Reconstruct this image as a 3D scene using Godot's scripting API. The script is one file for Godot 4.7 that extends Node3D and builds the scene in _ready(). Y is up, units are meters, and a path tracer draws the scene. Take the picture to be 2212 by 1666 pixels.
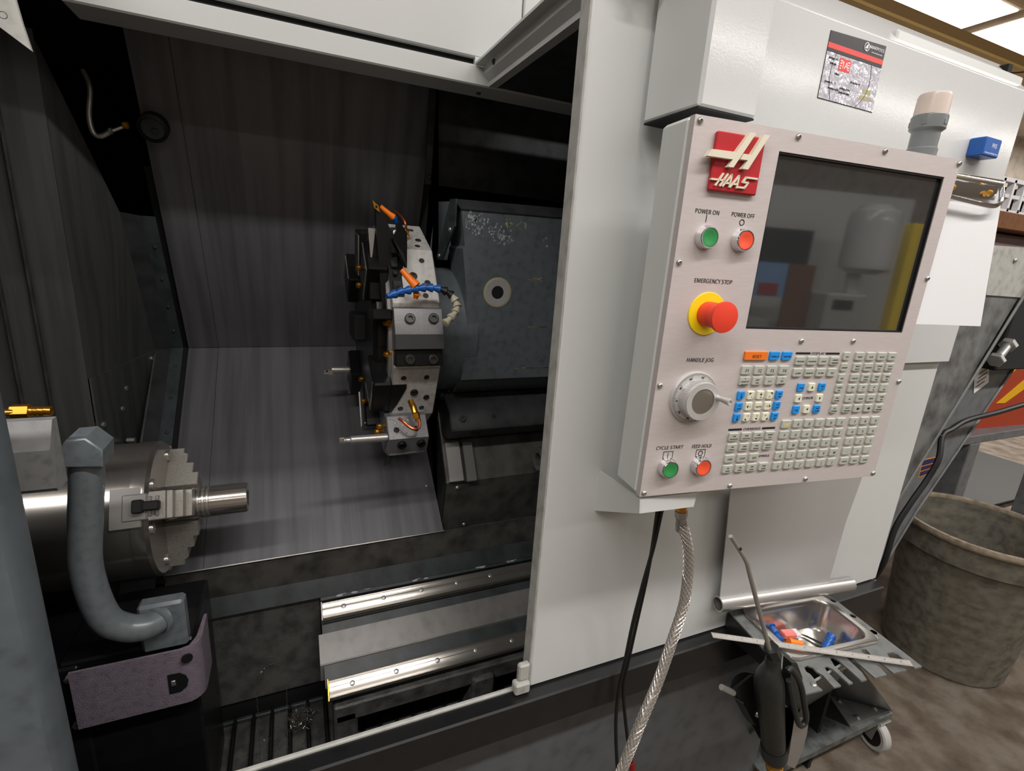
extends Node3D

# ---------------------------------------------------------------- mesh builder
class MB:
	var v := PackedVector3Array()
	var t := Transform3D()
	func tri(a: Vector3, b: Vector3, c: Vector3) -> void:   # counter-clockwise seen from outside
		v.append(t * a); v.append(t * c); v.append(t * b)
	func quad(a: Vector3, b: Vector3, c: Vector3, d: Vector3) -> void:
		tri(a, b, c); tri(a, c, d)
	func out(p: Array, c: Vector3) -> void:   # convex face turned away from c
		var n: Vector3 = (p[1] - p[0]).cross(p[2] - p[0])
		var flip: bool = n.dot(p[0] - c) < 0.0
		for i in range(1, p.size() - 1):
			if flip: tri(p[0], p[i + 1], p[i])
			else: tri(p[0], p[i], p[i + 1])
	func box(c: Vector3, s: Vector3, b := 0.0) -> void:
		var h := s / 2.0
		b = minf(b, minf(h.x, minf(h.y, h.z)) * 0.98)
		if b <= 0.0:
			for ax in 3:
				for sg in [-1.0, 1.0]:
					var q := []
					for k in [[-1, -1], [1, -1], [1, 1], [-1, 1]]:
						var p := Vector3()
						p[ax] = sg * h[ax]; p[(ax + 1) % 3] = k[0] * h[(ax + 1) % 3]; p[(ax + 2) % 3] = k[1] * h[(ax + 2) % 3]
						q.append(c + p)
					out(q, c)
			return
		for ax in 3:
			var a1 := (ax + 1) % 3
			var a2 := (ax + 2) % 3
			for sg in [-1.0, 1.0]:
				var q := []
				for k in [[-1, -1], [1, -1], [1, 1], [-1, 1]]:
					var p := Vector3()
					p[ax] = sg * h[ax]; p[a1] = k[0] * (h[a1] - b); p[a2] = k[1] * (h[a2] - b)
					q.append(c + p)
				out(q, c)
			for s1 in [-1.0, 1.0]:
				for s2 in [-1.0, 1.0]:
					var q := []
					for k in [[0, -1], [0, 1], [1, 1], [1, -1]]:
						var p := Vector3()
						p[ax] = k[1] * (h[ax] - b)
						p[a1] = s1 * (h[a1] - (b if k[0] == 1 else 0.0)); p[a2] = s2 * (h[a2] - (0.0 if k[0] == 1 else b))
						q.append(c + p)
					out(q, c)
		for sx in [-1.0, 1.0]:
			for sy in [-1.0, 1.0]:
				for sz in [-1.0, 1.0]:
					out([c + Vector3(sx * h.x, sy * (h.y - b), sz * (h.z - b)), c + Vector3(sx * (h.x - b), sy * h.y, sz * (h.z - b)), c + Vector3(sx * (h.x - b), sy * (h.y - b), sz * h.z)], c)
	func span(a: Vector3, b: Vector3, bev := 0.0) -> void:
		box((a + b) / 2.0, (b - a).abs(), bev)
	func prism(poly: PackedVector2Array, z0: float, z1: float, bev := 0.0) -> void:   # in local xy, along z
		if not Geometry2D.is_polygon_clockwise(poly): pass
		else: poly.reverse()
		var area := 0.0
		for i in poly.size():
			area += poly[i].cross(poly[(i + 1) % poly.size()])
		if area < 0.0: poly.reverse()
		var top := poly
		var zt := z1
		if bev > 0.0:
			var o := Geometry2D.offset_polygon(poly, -bev, Geometry2D.JOIN_MITER)
			if o.size() == 1 and o[0].size() == poly.size():
				top = o[0]
				var best := 0
				for i in top.size():
					if top[i].distance_to(poly[0]) < top[best].distance_to(poly[0]): best = i
				var r := PackedVector2Array()
				for i in top.size(): r.append(top[(i + best) % top.size()])
				top = r
				zt = z1 - bev
			else: bev = 0.0
		var n := poly.size()
		var ix := Geometry2D.triangulate_polygon(poly)
		for i in range(0, ix.size(), 3):
			_flat([poly[ix[i]], poly[ix[i + 1]], poly[ix[i + 2]]], z0, -1.0)
		ix = Geometry2D.triangulate_polygon(top)
		for i in range(0, ix.size(), 3):
			_flat([top[ix[i]], top[ix[i + 1]], top[ix[i + 2]]], z1, 1.0)
		for i in n:
			var a := poly[i]; var b := poly[(i + 1) % n]
			quad(Vector3(a.x, a.y, z0), Vector3(b.x, b.y, z0), Vector3(b.x, b.y, zt), Vector3(a.x, a.y, zt))
			if bev > 0.0:
				var d := top[i]; var e := top[(i + 1) % n]
				quad(Vector3(a.x, a.y, zt), Vector3(b.x, b.y, zt), Vector3(e.x, e.y, z1), Vector3(d.x, d.y, z1))
	func _flat(p: Array, z: float, s: float) -> void:
		var cr: float = (p[1] - p[0]).cross(p[2] - p[0])
		var a := Vector3(p[0].x, p[0].y, z); var b := Vector3(p[1].x, p[1].y, z); var c := Vector3(p[2].x, p[2].y, z)
		if cr * s > 0.0: tri(a, b, c)
		else: tri(a, c, b)
	func lathe(pr: Array, n := 24, a0 := 0.0, a1 := TAU) -> void:   # [r, z] pairs round local z, outside on the right of the way up
		for j in n:
			var t0 := a0 + (a1 - a0) * j / n; var t1 := a0 + (a1 - a0) * (j + 1) / n
			var d0 := Vector3(cos(t0), sin(t0), 0); var d1 := Vector3(cos(t1), sin(t1), 0)
			for i in pr.size() - 1:
				var r0: float = pr[i][0]; var z0: float = pr[i][1]; var r1: float = pr[i + 1][0]; var z1: float = pr[i + 1][1]
				var A := d0 * r0 + Vector3(0, 0, z0); var B := d1 * r0 + Vector3(0, 0, z0)
				var C := d1 * r1 + Vector3(0, 0, z1); var D := d0 * r1 + Vector3(0, 0, z1)
				if r0 > 1e-6: tri(A, B, C)
				if r1 > 1e-6: tri(A, C, D)
	func tube(p: Array, r, n := 10, caps := true) -> void:
		var m := p.size()
		var up := Vector3(0.31, 0.87, 0.39)
		var rings := []
		for i in m:
			var d: Vector3 = (p[mini(i + 1, m - 1)] - p[maxi(i - 1, 0)]).normalized()
			up = (up - d * up.dot(d)).normalized()
			var s := d.cross(up)
			var rr: float = r[i] if r is Array else r
			var ring := []
			for k in n:
				var a := TAU * k / n
				ring.append(p[i] + (up * cos(a) + s * sin(a)) * rr)
			rings.append(ring)
		for i in m - 1:
			for k in n:
				var k2 := (k + 1) % n
				quad(rings[i][k], rings[i][k2], rings[i + 1][k2], rings[i + 1][k])
		if caps:
			for k in n:
				tri(p[0], rings[0][(k + 1) % n], rings[0][k])
				tri(p[m - 1], rings[m - 1][k], rings[m - 1][(k + 1) % n])
	func rings(rs: Array, closed_first := false, closed_last := false) -> void:   # loft between rings of equal size
		for i in rs.size() - 1:
			var n: int = rs[i].size()
			for k in n:
				var k2 := (k + 1) % n
				quad(rs[i][k], rs[i][k2], rs[i + 1][k2], rs[i + 1][k])
		for e in [[closed_first, 0], [closed_last, rs.size() - 1]]:
			if e[0]:
				var q: Array = rs[e[1]]
				for k in range(1, q.size() - 1):
					if e[1] == 0: tri(q[0], q[k + 1], q[k])
					else: tri(q[0], q[k], q[k + 1])
	func slab(p: Array, th: float) -> void:   # convex plate, p counter-clockwise seen from its front, thickness behind it
		var n: Vector3 = (p[1] - p[0]).cross(p[2] - p[0]).normalized() * th
		var k := p.size()
		for i in range(1, k - 1):
			tri(p[0], p[i], p[i + 1])
			tri(p[0] - n, p[i + 1] - n, p[i] - n)
		for i in k:
			var a: Vector3 = p[i]; var b: Vector3 = p[(i + 1) % k]
			quad(a - n, b - n, b, a)
	func mesh(deg := 38.0) -> ArrayMesh:
		var count := v.size()
		var fn := PackedVector3Array(); fn.resize(count)
		var at := {}
		for i in range(0, count, 3):
			var n := (v[i + 2] - v[i]).cross(v[i + 1] - v[i])
			for k in 3:
				fn[i + k] = n
				var key := Vector3i((v[i + k] * 40000.0).round())
				if at.has(key): at[key].append(i + k)
				else: at[key] = [i + k]
		var nn := PackedVector3Array(); nn.resize(count)
		var lim := cos(deg_to_rad(deg))
		for key in at:
			var l: Array = at[key]
			for i in l:
				var s := Vector3()
				var me := fn[i].normalized()
				for j in l:
					if fn[j].normalized().dot(me) >= lim: s += fn[j]
				nn[i] = s.normalized() if s.length_squared() > 0.0 else Vector3.UP
		var a := []
		a.resize(Mesh.ARRAY_MAX)
		a[Mesh.ARRAY_VERTEX] = v
		a[Mesh.ARRAY_NORMAL] = nn
		var am := ArrayMesh.new()
		am.add_surface_from_arrays(Mesh.PRIMITIVE_TRIANGLES, a)
		return am

# ---------------------------------------------------------------- scene helpers
var M := {}
var font: SystemFont
var rng := RandomNumberGenerator.new()

func V(x: float, y: float, z: float) -> Vector3: return Vector3(x, y, z)

func fr(o: Vector3, x: Vector3, y: Vector3) -> Transform3D:   # frame at o with x and y; z = x cross y
	x = x.normalized(); y = (y - x * y.dot(x)).normalized()
	return Transform3D(Basis(x, y, x.cross(y)), o)

func ax(o: Vector3, z: Vector3, hint := Vector3(0, 1, 0)) -> Transform3D:   # frame whose z runs along z
	z = z.normalized()
	if absf(z.dot(hint)) > 0.98: hint = Vector3(1, 0, 0)
	var x := hint.cross(z).normalized()
	return Transform3D(Basis(x, z.cross(x), z), o)

func smooth(p: Array, n := 6) -> Array:
	var r := []
	var m := p.size()
	for i in m - 1:
		for k in n:
			r.append((p[i] as Vector3).cubic_interpolate(p[i + 1], p[maxi(i - 1, 0)], p[mini(i + 2, m - 1)], float(k) / n))
	r.append(p[m - 1])
	return r

func numbered(called: String, par: Node) -> String:
	if not par.has_node(called): return called
	var i := 1
	while par.has_node("%s_%03d" % [called, i]): i += 1
	return "%s_%03d" % [called, i]

func meta(o: Node, label: String, category: String, group := "") -> void:
	o.set_meta("label", label); o.set_meta("category", category)
	if group: o.set_meta("group", group)

func thing(called: String, label: String, category: String, at := Vector3.ZERO, group := "") -> Node3D:
	var o := Node3D.new()
	o.name = numbered(called, self); add_child(o); o.position = at
	meta(o, label, category, group)
	return o

func place(par: Node, called: String, m: Mesh, mat: Material, xf := Transform3D()) -> MeshInstance3D:
	var o := MeshInstance3D.new()
	o.mesh = m; o.material_override = mat; o.name = numbered(called, par); o.transform = xf
	par.add_child(o, true)
	return o

func where(par: Node) -> Transform3D:
	var x := Transform3D()
	while par != self:
		x = par.transform * x; par = par.get_parent()
	return x

# world-space mesh put under par
func put(par: Node, called: String, b: MB, mat: Material, deg := 38.0) -> MeshInstance3D:
	return place(par, called, b.mesh(deg), mat, where(par).affine_inverse())

# mesh in par's own axes
func loc(par: Node, called: String, b: MB, mat: Material, deg := 38.0) -> MeshInstance3D:
	return place(par, called, b.mesh(deg), mat)

func single(called: String, label: String, category: String, b: MB, mat: Material, group := "", deg := 38.0) -> MeshInstance3D:
	var o := place(self, called, b.mesh(deg), mat)
	meta(o, label, category, group)
	return o

func struct(called: String, b: MB, mat: Material) -> MeshInstance3D:
	var o := place(self, called, b.mesh(), mat)
	o.set_meta("kind", "structure")
	return o

func letters(par: Node, called: String, s: String, xf: Transform3D, h: float, mat: Material, wide := 0.0, slant := 0.0, curve := 0.5) -> MeshInstance3D:
	var tm := TextMesh.new()
	tm.font = font; tm.font_size = 24; tm.text = s; tm.pixel_size = h / (24.0 * 0.72); tm.depth = 0.0004; tm.curve_step = curve
	tm.horizontal_alignment = HORIZONTAL_ALIGNMENT_CENTER; tm.vertical_alignment = VERTICAL_ALIGNMENT_CENTER
	tm.line_spacing = -6.0
	var k := 1.0
	if wide > 0.0:
		var w := tm.get_aabb().size.x
		if w > 0.0001: k = wide / w
	var o := place(par, called, tm, mat, xf * Transform3D(Basis(Vector3(k, 0, 0), Vector3(slant, 1, 0), Vector3(0, 0, 1)), Vector3.ZERO))
	return o

func screw(b: MB, xf: Transform3D, r: float, h: float) -> void:   # socket head, axis local z, seat at 0
	b.t = xf
	b.lathe([[r, 0.0], [r, h * 0.8], [r * 0.86, h], [r * 0.5, h], [r * 0.5, h * 0.35], [0.0, h * 0.35]], 14)
	b.t = Transform3D()

func dome(b: MB, xf: Transform3D, r: float, h: float) -> void:   # button head with a socket
	b.t = xf
	b.lathe([[r, 0.0], [r * 0.98, h * 0.3], [r * 0.8, h * 0.75], [r * 0.5, h], [r * 0.42, h], [r * 0.38, h * 0.4], [0.0, h * 0.4]], 14)
	b.t = Transform3D()

func hexa(b: MB, xf: Transform3D, r: float, z0: float, z1: float) -> void:
	b.t = xf
	b.lathe([[0.0, z0], [r, z0], [r, z1 - r * 0.08], [r * 0.9, z1], [0.0, z1]], 6)
	b.t = Transform3D()

func studs(par: Node, called: String, xfs: Array, m: Mesh, mat_: Material) -> void:   # one part per place, sharing a mesh
	var inv := where(par).affine_inverse()
	for x in xfs: place(par, called, m, mat_, inv * x)

func dome_mesh(r: float, h: float) -> ArrayMesh:
	var b := MB.new(); dome(b, Transform3D(), r, h); return b.mesh()

func screw_mesh(r: float, h: float) -> ArrayMesh:
	var b := MB.new(); screw(b, Transform3D(), r, h); return b.mesh()

func hex_mesh(r: float, z0: float, z1: float) -> ArrayMesh:
	var b := MB.new(); hexa(b, Transform3D(), r, z0, z1); return b.mesh()

# ---------------------------------------------------------------- materials
func noise_tex(size: int, freq: float, oct: int, ramp: Array, seed_ := 1, normal := false, bump := 1.0, kind := FastNoiseLite.TYPE_SIMPLEX_SMOOTH) -> NoiseTexture2D:
	var n := FastNoiseLite.new()
	n.noise_type = kind; n.frequency = freq; n.seed = seed_; n.fractal_octaves = oct
	var x := NoiseTexture2D.new()
	x.width = size; x.height = size; x.seamless = true; x.noise = n; x.generate_mipmaps = false
	if normal:
		x.as_normal_map = true; x.bump_strength = bump
	elif ramp:
		var g := Gradient.new()
		var off := PackedFloat32Array(); var col := PackedColorArray()
		for r in ramp:
			off.append(r[0]); col.append(r[1] if r[1] is Color else Color(r[1], r[1], r[1]))
		g.offsets = off; g.colors = col
		x.color_ramp = g
	return x

func mat(called: String, c: Color, rough := 0.5, metal := 0.0, tex: Texture2D = null, sc := Vector3.ONE, nrm: Texture2D = null, ns := 1.0) -> StandardMaterial3D:
	var m := StandardMaterial3D.new()
	m.resource_name = called
	m.albedo_color = c; m.roughness = rough; m.metallic = metal
	if tex or nrm:
		m.uv1_triplanar = true; m.uv1_world_triplanar = true; m.uv1_scale = sc
	if tex: m.albedo_texture = tex
	if nrm:
		m.normal_enabled = true; m.normal_texture = nrm; m.normal_scale = ns
	M[called] = m
	return m

func G(v: float) -> Color: return Color(v, v, v)

func materials() -> void:
	var blot := noise_tex(512, 0.012, 5, [[0.0, 0.80], [0.45, 0.95], [1.0, 1.0]], 3)
	var grime := noise_tex(512, 0.010, 5, [[0.0, 0.62], [0.4, 0.86], [0.7, 1.0], [1.0, 1.0]], 9)
	var streak := noise_tex(1024, 0.012, 6, [[0.0, 0.74], [0.36, 0.87], [0.52, 0.95], [0.66, 1.0], [1.0, 1.0]], 5)
	var peel := noise_tex(512, 0.05, 2, [], 7, true, 1.6)
	var cast := noise_tex(512, 0.09, 3, [], 8, true, 5.0)
	var concrete := noise_tex(1024, 0.008, 6, [[0.0, Color(0.62, 0.55, 0.48)], [0.4, Color(0.82, 0.77, 0.71)], [0.65, Color(0.95, 0.92, 0.88)], [1.0, Color(1, 1, 1)]], 12)
	var speck := noise_tex(512, 0.11, 3, [[0.0, 0.35], [0.36, 0.45], [0.44, 0.95], [1.0, 1.0]], 21)
	mat("white_paint", Color(0.80, 0.808, 0.803), 0.32, 0.0, null, Vector3.ONE * 18.0, peel, 0.08)
	mat("gloss_paint", Color(0.80, 0.805, 0.805), 0.12, 0.0, null, Vector3.ONE * 9.0, peel, 0.09)
	mat("jamb_paint", Color(0.36, 0.39, 0.41), 0.45, 0.0, blot, Vector3.ONE * 3.0)
	mat("dark_paint", Color(0.235, 0.250, 0.262), 0.42, 0.0, blot, Vector3.ONE * 2.5)
	mat("skirt_paint", Color(0.36, 0.37, 0.385), 0.42, 0.0, blot, Vector3.ONE * 2.5)
	mat("cover_steel", Color(0.55, 0.54, 0.53), 0.42, 0.3, blot, Vector3(3, 3, 3))
	mat("gun_steel", Color(0.30, 0.30, 0.31), 0.4, 0.3)
	mat("black_paint", Color(0.105, 0.105, 0.11), 0.30, 0.0, blot, Vector3.ONE * 3.0)
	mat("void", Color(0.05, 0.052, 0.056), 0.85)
	mat("way_panel", Color(0.445, 0.445, 0.463), 0.42, 0.3, streak, Vector3(1.7, 0.12, 0.12))
	mat("wall_panel", Color(0.29, 0.295, 0.295), 0.55, 0.1, streak, Vector3(2.5, 0.12, 2.5))
	mat("dull_panel", Color(0.25, 0.255, 0.265), 0.5, 0.1, grime, Vector3.ONE * 3.0)
	mat("flange_panel", Color(0.27, 0.30, 0.31), 0.45, 0.1, grime, Vector3.ONE * 4.0)
	mat("oily_panel", Color(0.40, 0.39, 0.375), 0.40, 0.35, grime, Vector3(2.5, 2.5, 2.5))
	mat("box_paint", Color(0.40, 0.43, 0.45), 0.42, 0.05, blot, Vector3.ONE * 5.0, cast, 0.12)
	mat("cast_grey", Color(0.36, 0.385, 0.395), 0.42, 0.05, blot, Vector3.ONE * 7.0, cast, 0.10)
	mat("probe_grey", Color(0.56, 0.56, 0.56), 0.5, 0.0, blot, Vector3.ONE * 6.0)
	mat("tube_grey", Color(0.46, 0.49, 0.51), 0.30, 0.05, blot, Vector3.ONE * 7.0)
	mat("purple_cast", Color(0.60, 0.555, 0.61), 0.34, 0.3, blot, Vector3.ONE * 8.0, cast, 0.8)
	mat("bed_cast", Color(0.36, 0.355, 0.345), 0.5, 0.1, grime, Vector3.ONE * 3.5, cast, 0.25)
	mat("bed_paint", Color(0.25, 0.275, 0.285), 0.45, 0.05, grime, Vector3.ONE * 3.0)
	mat("turret_steel", Color(0.86, 0.85, 0.835), 0.42, 0.30, blot, Vector3.ONE * 8.0)
	mat("holder_steel", Color(0.60, 0.60, 0.61), 0.36, 0.5, speck, Vector3.ONE * 14.0)
	mat("bright_steel", Color(0.78, 0.77, 0.75), 0.25, 0.85)
	mat("satin_steel", Color(0.70, 0.69, 0.68), 0.34, 0.7)
	mat("sheet_steel", Color(0.76, 0.755, 0.755), 0.40, 0.35)
	mat("chuck_steel", Color(0.76, 0.74, 0.715), 0.19, 0.92)
	mat("jaw_steel", Color(0.65, 0.635, 0.61), 0.45, 0.45, blot, Vector3(25, 25, 25))
	mat("rail_steel", Color(0.80, 0.78, 0.75), 0.22, 0.9)
	mat("black_steel", Color(0.10, 0.10, 0.105), 0.34, 0.3)
	mat("black_rubber", Color(0.06, 0.06, 0.065), 0.6)
	mat("socket_steel", Color(0.30, 0.295, 0.29), 0.35, 0.7)
	mat("brass", Color(0.83, 0.60, 0.22), 0.28, 0.9)
	mat("copper", Color(0.78, 0.42, 0.27), 0.3, 0.9)
	mat("blue_plastic", Color(0.08, 0.34, 0.66), 0.33)
	mat("orange_plastic", Color(1.0, 0.50, 0.06), 0.42)
	mat("bone_plastic", Color(0.72, 0.70, 0.62), 0.4)
	mat("face_plate", Color(0.80, 0.765, 0.76), 0.42, 0.15, noise_tex(512, 0.02, 3, [[0.0, 0.95], [1.0, 1.0]], 31), Vector3(3, 60, 3))
	var sg := mat("screen_glass", Color(0.16, 0.165, 0.17), 0.04)
	sg.metallic_specular = 0.72; sg.clearcoat_enabled = true; sg.clearcoat = 1.0; sg.clearcoat_roughness = 0.03
	mat("screen_gasket", Color(0.05, 0.05, 0.06), 0.5)
	mat("logo_red", Color(0.70, 0.09, 0.13), 0.45)
	mat("logo_cream", Color(0.88, 0.85, 0.77), 0.45)
	mat("ink", Color(0.07, 0.07, 0.075), 0.7)
	mat("chrome", Color(0.86, 0.86, 0.87), 0.12, 1.0)
	mat("button_green", Color(0.20, 0.55, 0.30), 0.4)
	mat("button_red", Color(0.94, 0.34, 0.22), 0.42)
	mat("stop_red", Color(0.90, 0.26, 0.17), 0.45)
	mat("stop_yellow", Color(0.96, 0.84, 0.06), 0.5)
	mat("key_grey", Color(0.69, 0.70, 0.66), 0.42)
	mat("key_cream", Color(0.86, 0.86, 0.77), 0.42)
	mat("key_blue", Color(0.10, 0.55, 0.87), 0.4)
	mat("key_orange", Color(0.92, 0.46, 0.13), 0.4)
	mat("yellow_ink", Color(0.93, 0.83, 0.25), 0.5)
	mat("aluminium", Color(0.82, 0.815, 0.81), 0.35, 0.45)
	mat("knob_disc", Color(0.50, 0.47, 0.435), 0.3, 0.4)
	mat("braid", Color(0.62, 0.575, 0.52), 0.42, 0.6)
	mat("cable_black", Color(0.045, 0.045, 0.05), 0.5)
	mat("tray_grey", Color(0.46, 0.47, 0.465), 0.45, 0.05, blot, Vector3.ONE * 5.0)
	mat("cart_grey", Color(0.42, 0.435, 0.43), 0.40, 0.25, grime, Vector3.ONE * 4.0)
	mat("pan_steel", Color(0.78, 0.765, 0.745), 0.22, 0.95)
	mat("rule_steel", Color(0.80, 0.785, 0.765), 0.4, 0.5)
	mat("pink_plastic", Color(0.88, 0.46, 0.43), 0.35)
	mat("gun_grey", Color(0.19, 0.20, 0.195), 0.38, 0.3, blot, Vector3.ONE * 9.0)
	mat("zinc", Color(0.72, 0.72, 0.71), 0.35, 0.8)
	mat("wheel_grey", Color(0.66, 0.66, 0.65), 0.55)
	mat("conveyor", Color(0.47, 0.475, 0.475), 0.45, 0.1, grime, Vector3.ONE * 2.5)
	mat("conveyor_side", Color(0.44, 0.45, 0.46), 0.42, 0.1, blot, Vector3.ONE * 2.5)
	mat("worn_white", Color(0.70, 0.70, 0.68), 0.5, 0.0, blot, Vector3(4, 4, 4))
	mat("bin_grey", Color(0.44, 0.42, 0.375), 0.7, 0.0, grime, Vector3.ONE * 4.0)
	mat("bin_rim", Color(0.58, 0.53, 0.45), 0.65, 0.0, grime, Vector3.ONE * 6.0)
	mat("concrete", Color(0.42, 0.392, 0.36), 0.75, 0.0, concrete, Vector3.ONE * 0.8, cast, 0.15)
	mat("ceiling_white", Color(0.80, 0.76, 0.70), 0.8, 0.0, blot, Vector3.ONE * 0.5)
	mat("wall_tan", Color(0.74, 0.70, 0.65), 0.8, 0.0, blot, Vector3.ONE * 0.7)
	mat("beam_yellow", Color(0.72, 0.60, 0.34), 0.6)
	mat("beam_tan", Color(0.50, 0.39, 0.22), 0.6)
	mat("cardboard", Color(0.46, 0.29, 0.16), 0.8, 0.0, blot, Vector3.ONE * 4.0)
	mat("mauve", Color(0.42, 0.33, 0.33), 0.6)
	mat("paper", Color(0.85, 0.85, 0.86), 0.6)
	mat("navy", Color(0.13, 0.13, 0.30), 0.5)
	mat("sign_orange", Color(0.86, 0.52, 0.16), 0.5)
	mat("red_board", Color(0.62, 0.22, 0.11), 0.6)
	mat("yellow_print", Color(0.86, 0.66, 0.05), 0.6)
	mat("chip_pale", Color(0.66, 0.68, 0.70), 0.6)
	mat("chip_buff", Color(0.66, 0.64, 0.47), 0.6)
	mat("sticker_red", Color(0.86, 0.20, 0.16), 0.4)
	mat("sticker_black", Color(0.12, 0.10, 0.13), 0.3)
	mat("sticker_text", Color(0.93, 0.92, 0.93), 0.5)
	mat("foil", Color(0.80, 0.79, 0.83), 0.08, 0.15, null, Vector3.ONE * 14.0, noise_tex(256, 0.012, 2, [], 17, true, 12.0), 0.6)
	mat("beacon_white", Color(0.82, 0.76, 0.72), 0.3)
	mat("beacon_grey", Color(0.46, 0.475, 0.48), 0.3)
	mat("swarf", Color(0.62, 0.60, 0.57), 0.3, 0.8)
	mat("tag_red", Color(0.6, 0.08, 0.06), 0.5)
	mat("poster_blue", Color(0.45, 0.62, 0.80), 0.6)
	var lamp := mat("lamp_glow", Color(1, 1, 1), 0.5)
	lamp.emission_enabled = true; lamp.emission = Color(1.0, 0.97, 0.92); lamp.emission_energy_multiplier = 4.0

# ================================================================ scene
func _ready() -> void:
	var cam := Camera3D.new()
	cam.name = "camera"
	cam.transform = Transform3D(Basis(Vector3(0.91801, 0.06670, 0.39090), Vector3(0.04213, 0.96377, -0.26338), Vector3(-0.39431, 0.25825, 0.88194)).orthonormalized(), Vector3(0, 1.48, 0))
	cam.fov = 75.4712; cam.near = 0.02; cam.far = 60.0
	add_child(cam); cam.current = true
	var we := WorldEnvironment.new()
	we.name = "surroundings"
	var env := Environment.new()
	env.background_mode = Environment.BG_COLOR
	env.background_color = Color(0.05, 0.05, 0.05)
	env.tonemap_mode = Environment.TONE_MAPPER_LINEAR
	env.tonemap_exposure = EXPOSURE
	env.sdfgi_enabled = true; env.ssao_enabled = true; env.ssil_enabled = true
	we.environment = env
	add_child(we)
	rng.seed = 4711
	font = SystemFont.new()
	font.font_names = PackedStringArray(["Droid Sans"])
	materials()
	for a in [[-1.5, 0.70, ROW_A], [1.2, 0.70, ROW_A], [3.9, 0.70, ROW_A], [-1.5, 2.78, ROW_B], [1.2, 2.78, ROW_B], [3.9, 2.78, ROW_B], [6.6, 2.78, ROW_B], [9.3, 2.78, ROW_B], [4.35, -2.8, ROW_C], [5.5, -2.7, ROW_C], [7.3, -2.7, ROW_C], [9.4, -2.7, ROW_C]]:
		ceiling_lamp(a[0], a[1], a[2])
	room()
	housing()
	machine_inside()
	door_and_panel()
	chuck()
	presetter()
	turret()
	carriage()
	bed()
	pendant()
	front_things()
	tool_tray()
	air_gun()
	cart()
	conveyor()
	background()
	behind_viewer()

const EXPOSURE := 1.0
const ROW_A := 6.2
const ROW_B := 1.5
const ROW_C := 7.0
const LAMP_Y := 3.38

func ceiling_lamp(x: float, z: float, e: float) -> void:
	var pos: String = {-1.5: "first", 1.2: "second", 3.9: "third", 6.6: "fourth", 9.3: "fifth", 4.35: "nearest", 5.5: "second", 7.3: "middle", 9.4: "farthest"}[x]
	var row := "above the space in front of the machine" if z < 1.0 and z > 0.0 else "of the row behind the viewer" if z > 1.0 else "on the ceiling beyond the yellow beam"
	var o := thing("ceiling_lamp", "white %s ceiling lamp, the %s one %s" % ["twin tube" if z > 0.0 else "flat panel", pos, row], "lamp", V(x, LAMP_Y, z), "ceiling lamps")
	var b := MB.new()
	if z > 0.0:
		b.box(V(0, 0.045, 0), V(2.45, 0.05, 0.2), 0.01)
		loc(o, "lamp_body", b, M.ceiling_white)
		for s in [-1, 1]:
			b = MB.new(); b.tube([V(-1.2, 0.0, s * 0.05), V(1.2, 0.0, s * 0.05)], 0.018, 10)
			loc(o, "tube", b, M.lamp_glow)
	else:
		b.box(V(0, 0.04, 0), V(1.05, 0.06, 0.8), 0.01)
		loc(o, "lamp_body", b, M.ceiling_white)
		b = MB.new(); b.box(V(0, 0.006, 0), V(0.98, 0.012, 0.74), 0.003)
		loc(o, "diffuser", b, M.lamp_glow)
	var l := AreaLight3D.new()
	l.name = "light"
	l.area_size = Vector2(2.4, 0.14) if z > 0.0 else Vector2(0.96, 0.72)
	l.light_energy = e; l.light_color = Color(1.0, 0.985, 0.97)
	l.shadow_enabled = true
	l.set("area_range", 14.0); l.set("area_attenuation", 2.0)
	l.rotation_degrees.x = -90.0
	l.position = V(0, -0.025, 0)
	o.add_child(l)

func room() -> void:
	var b := MB.new()
	b.span(V(-4, -0.1, -4.2), V(11, 0.0, 5.2)); struct("floor", b, M.concrete)
	b = MB.new(); b.span(V(-4, 3.45, -4.2), V(11, 3.55, 5.2)); struct("ceiling", b, M.ceiling_white)
	b = MB.new(); b.span(V(-4, 0, -4.3), V(11, 3.45, -4.2)); struct("wall_back", b, M.wall_tan)
	b = MB.new(); b.span(V(-4, 0, 5.2), V(11, 3.45, 5.3)); struct("wall_front", b, M.wall_tan)
	b = MB.new(); b.span(V(-4.1, 0, -4.2), V(-4, 3.45, 5.2)); struct("wall_left", b, M.wall_tan)
	b = MB.new(); b.span(V(11, 0, -4.2), V(11.1, 3.45, 5.2)); struct("wall_right", b, M.wall_tan)
	b = MB.new(); b.span(V(1.2, 2.772, -2.12), V(7.9, 2.79, -1.99)); b.span(V(1.2, 2.772, -2.0), V(7.9, 2.784, -1.985))
	var y := struct("trim_1", b, M.beam_yellow)
	b = MB.new(); b.span(V(1.2, 2.79, -2.1), V(7.9, 2.85, -2.0)); put(y, "web", b, M.beam_tan)

func UZ(y: float) -> float: return -1.75 + (y - 1.133) * 0.457 if y > 1.133 else -1.75 + (1.133 - y) * 1.3206

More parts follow.
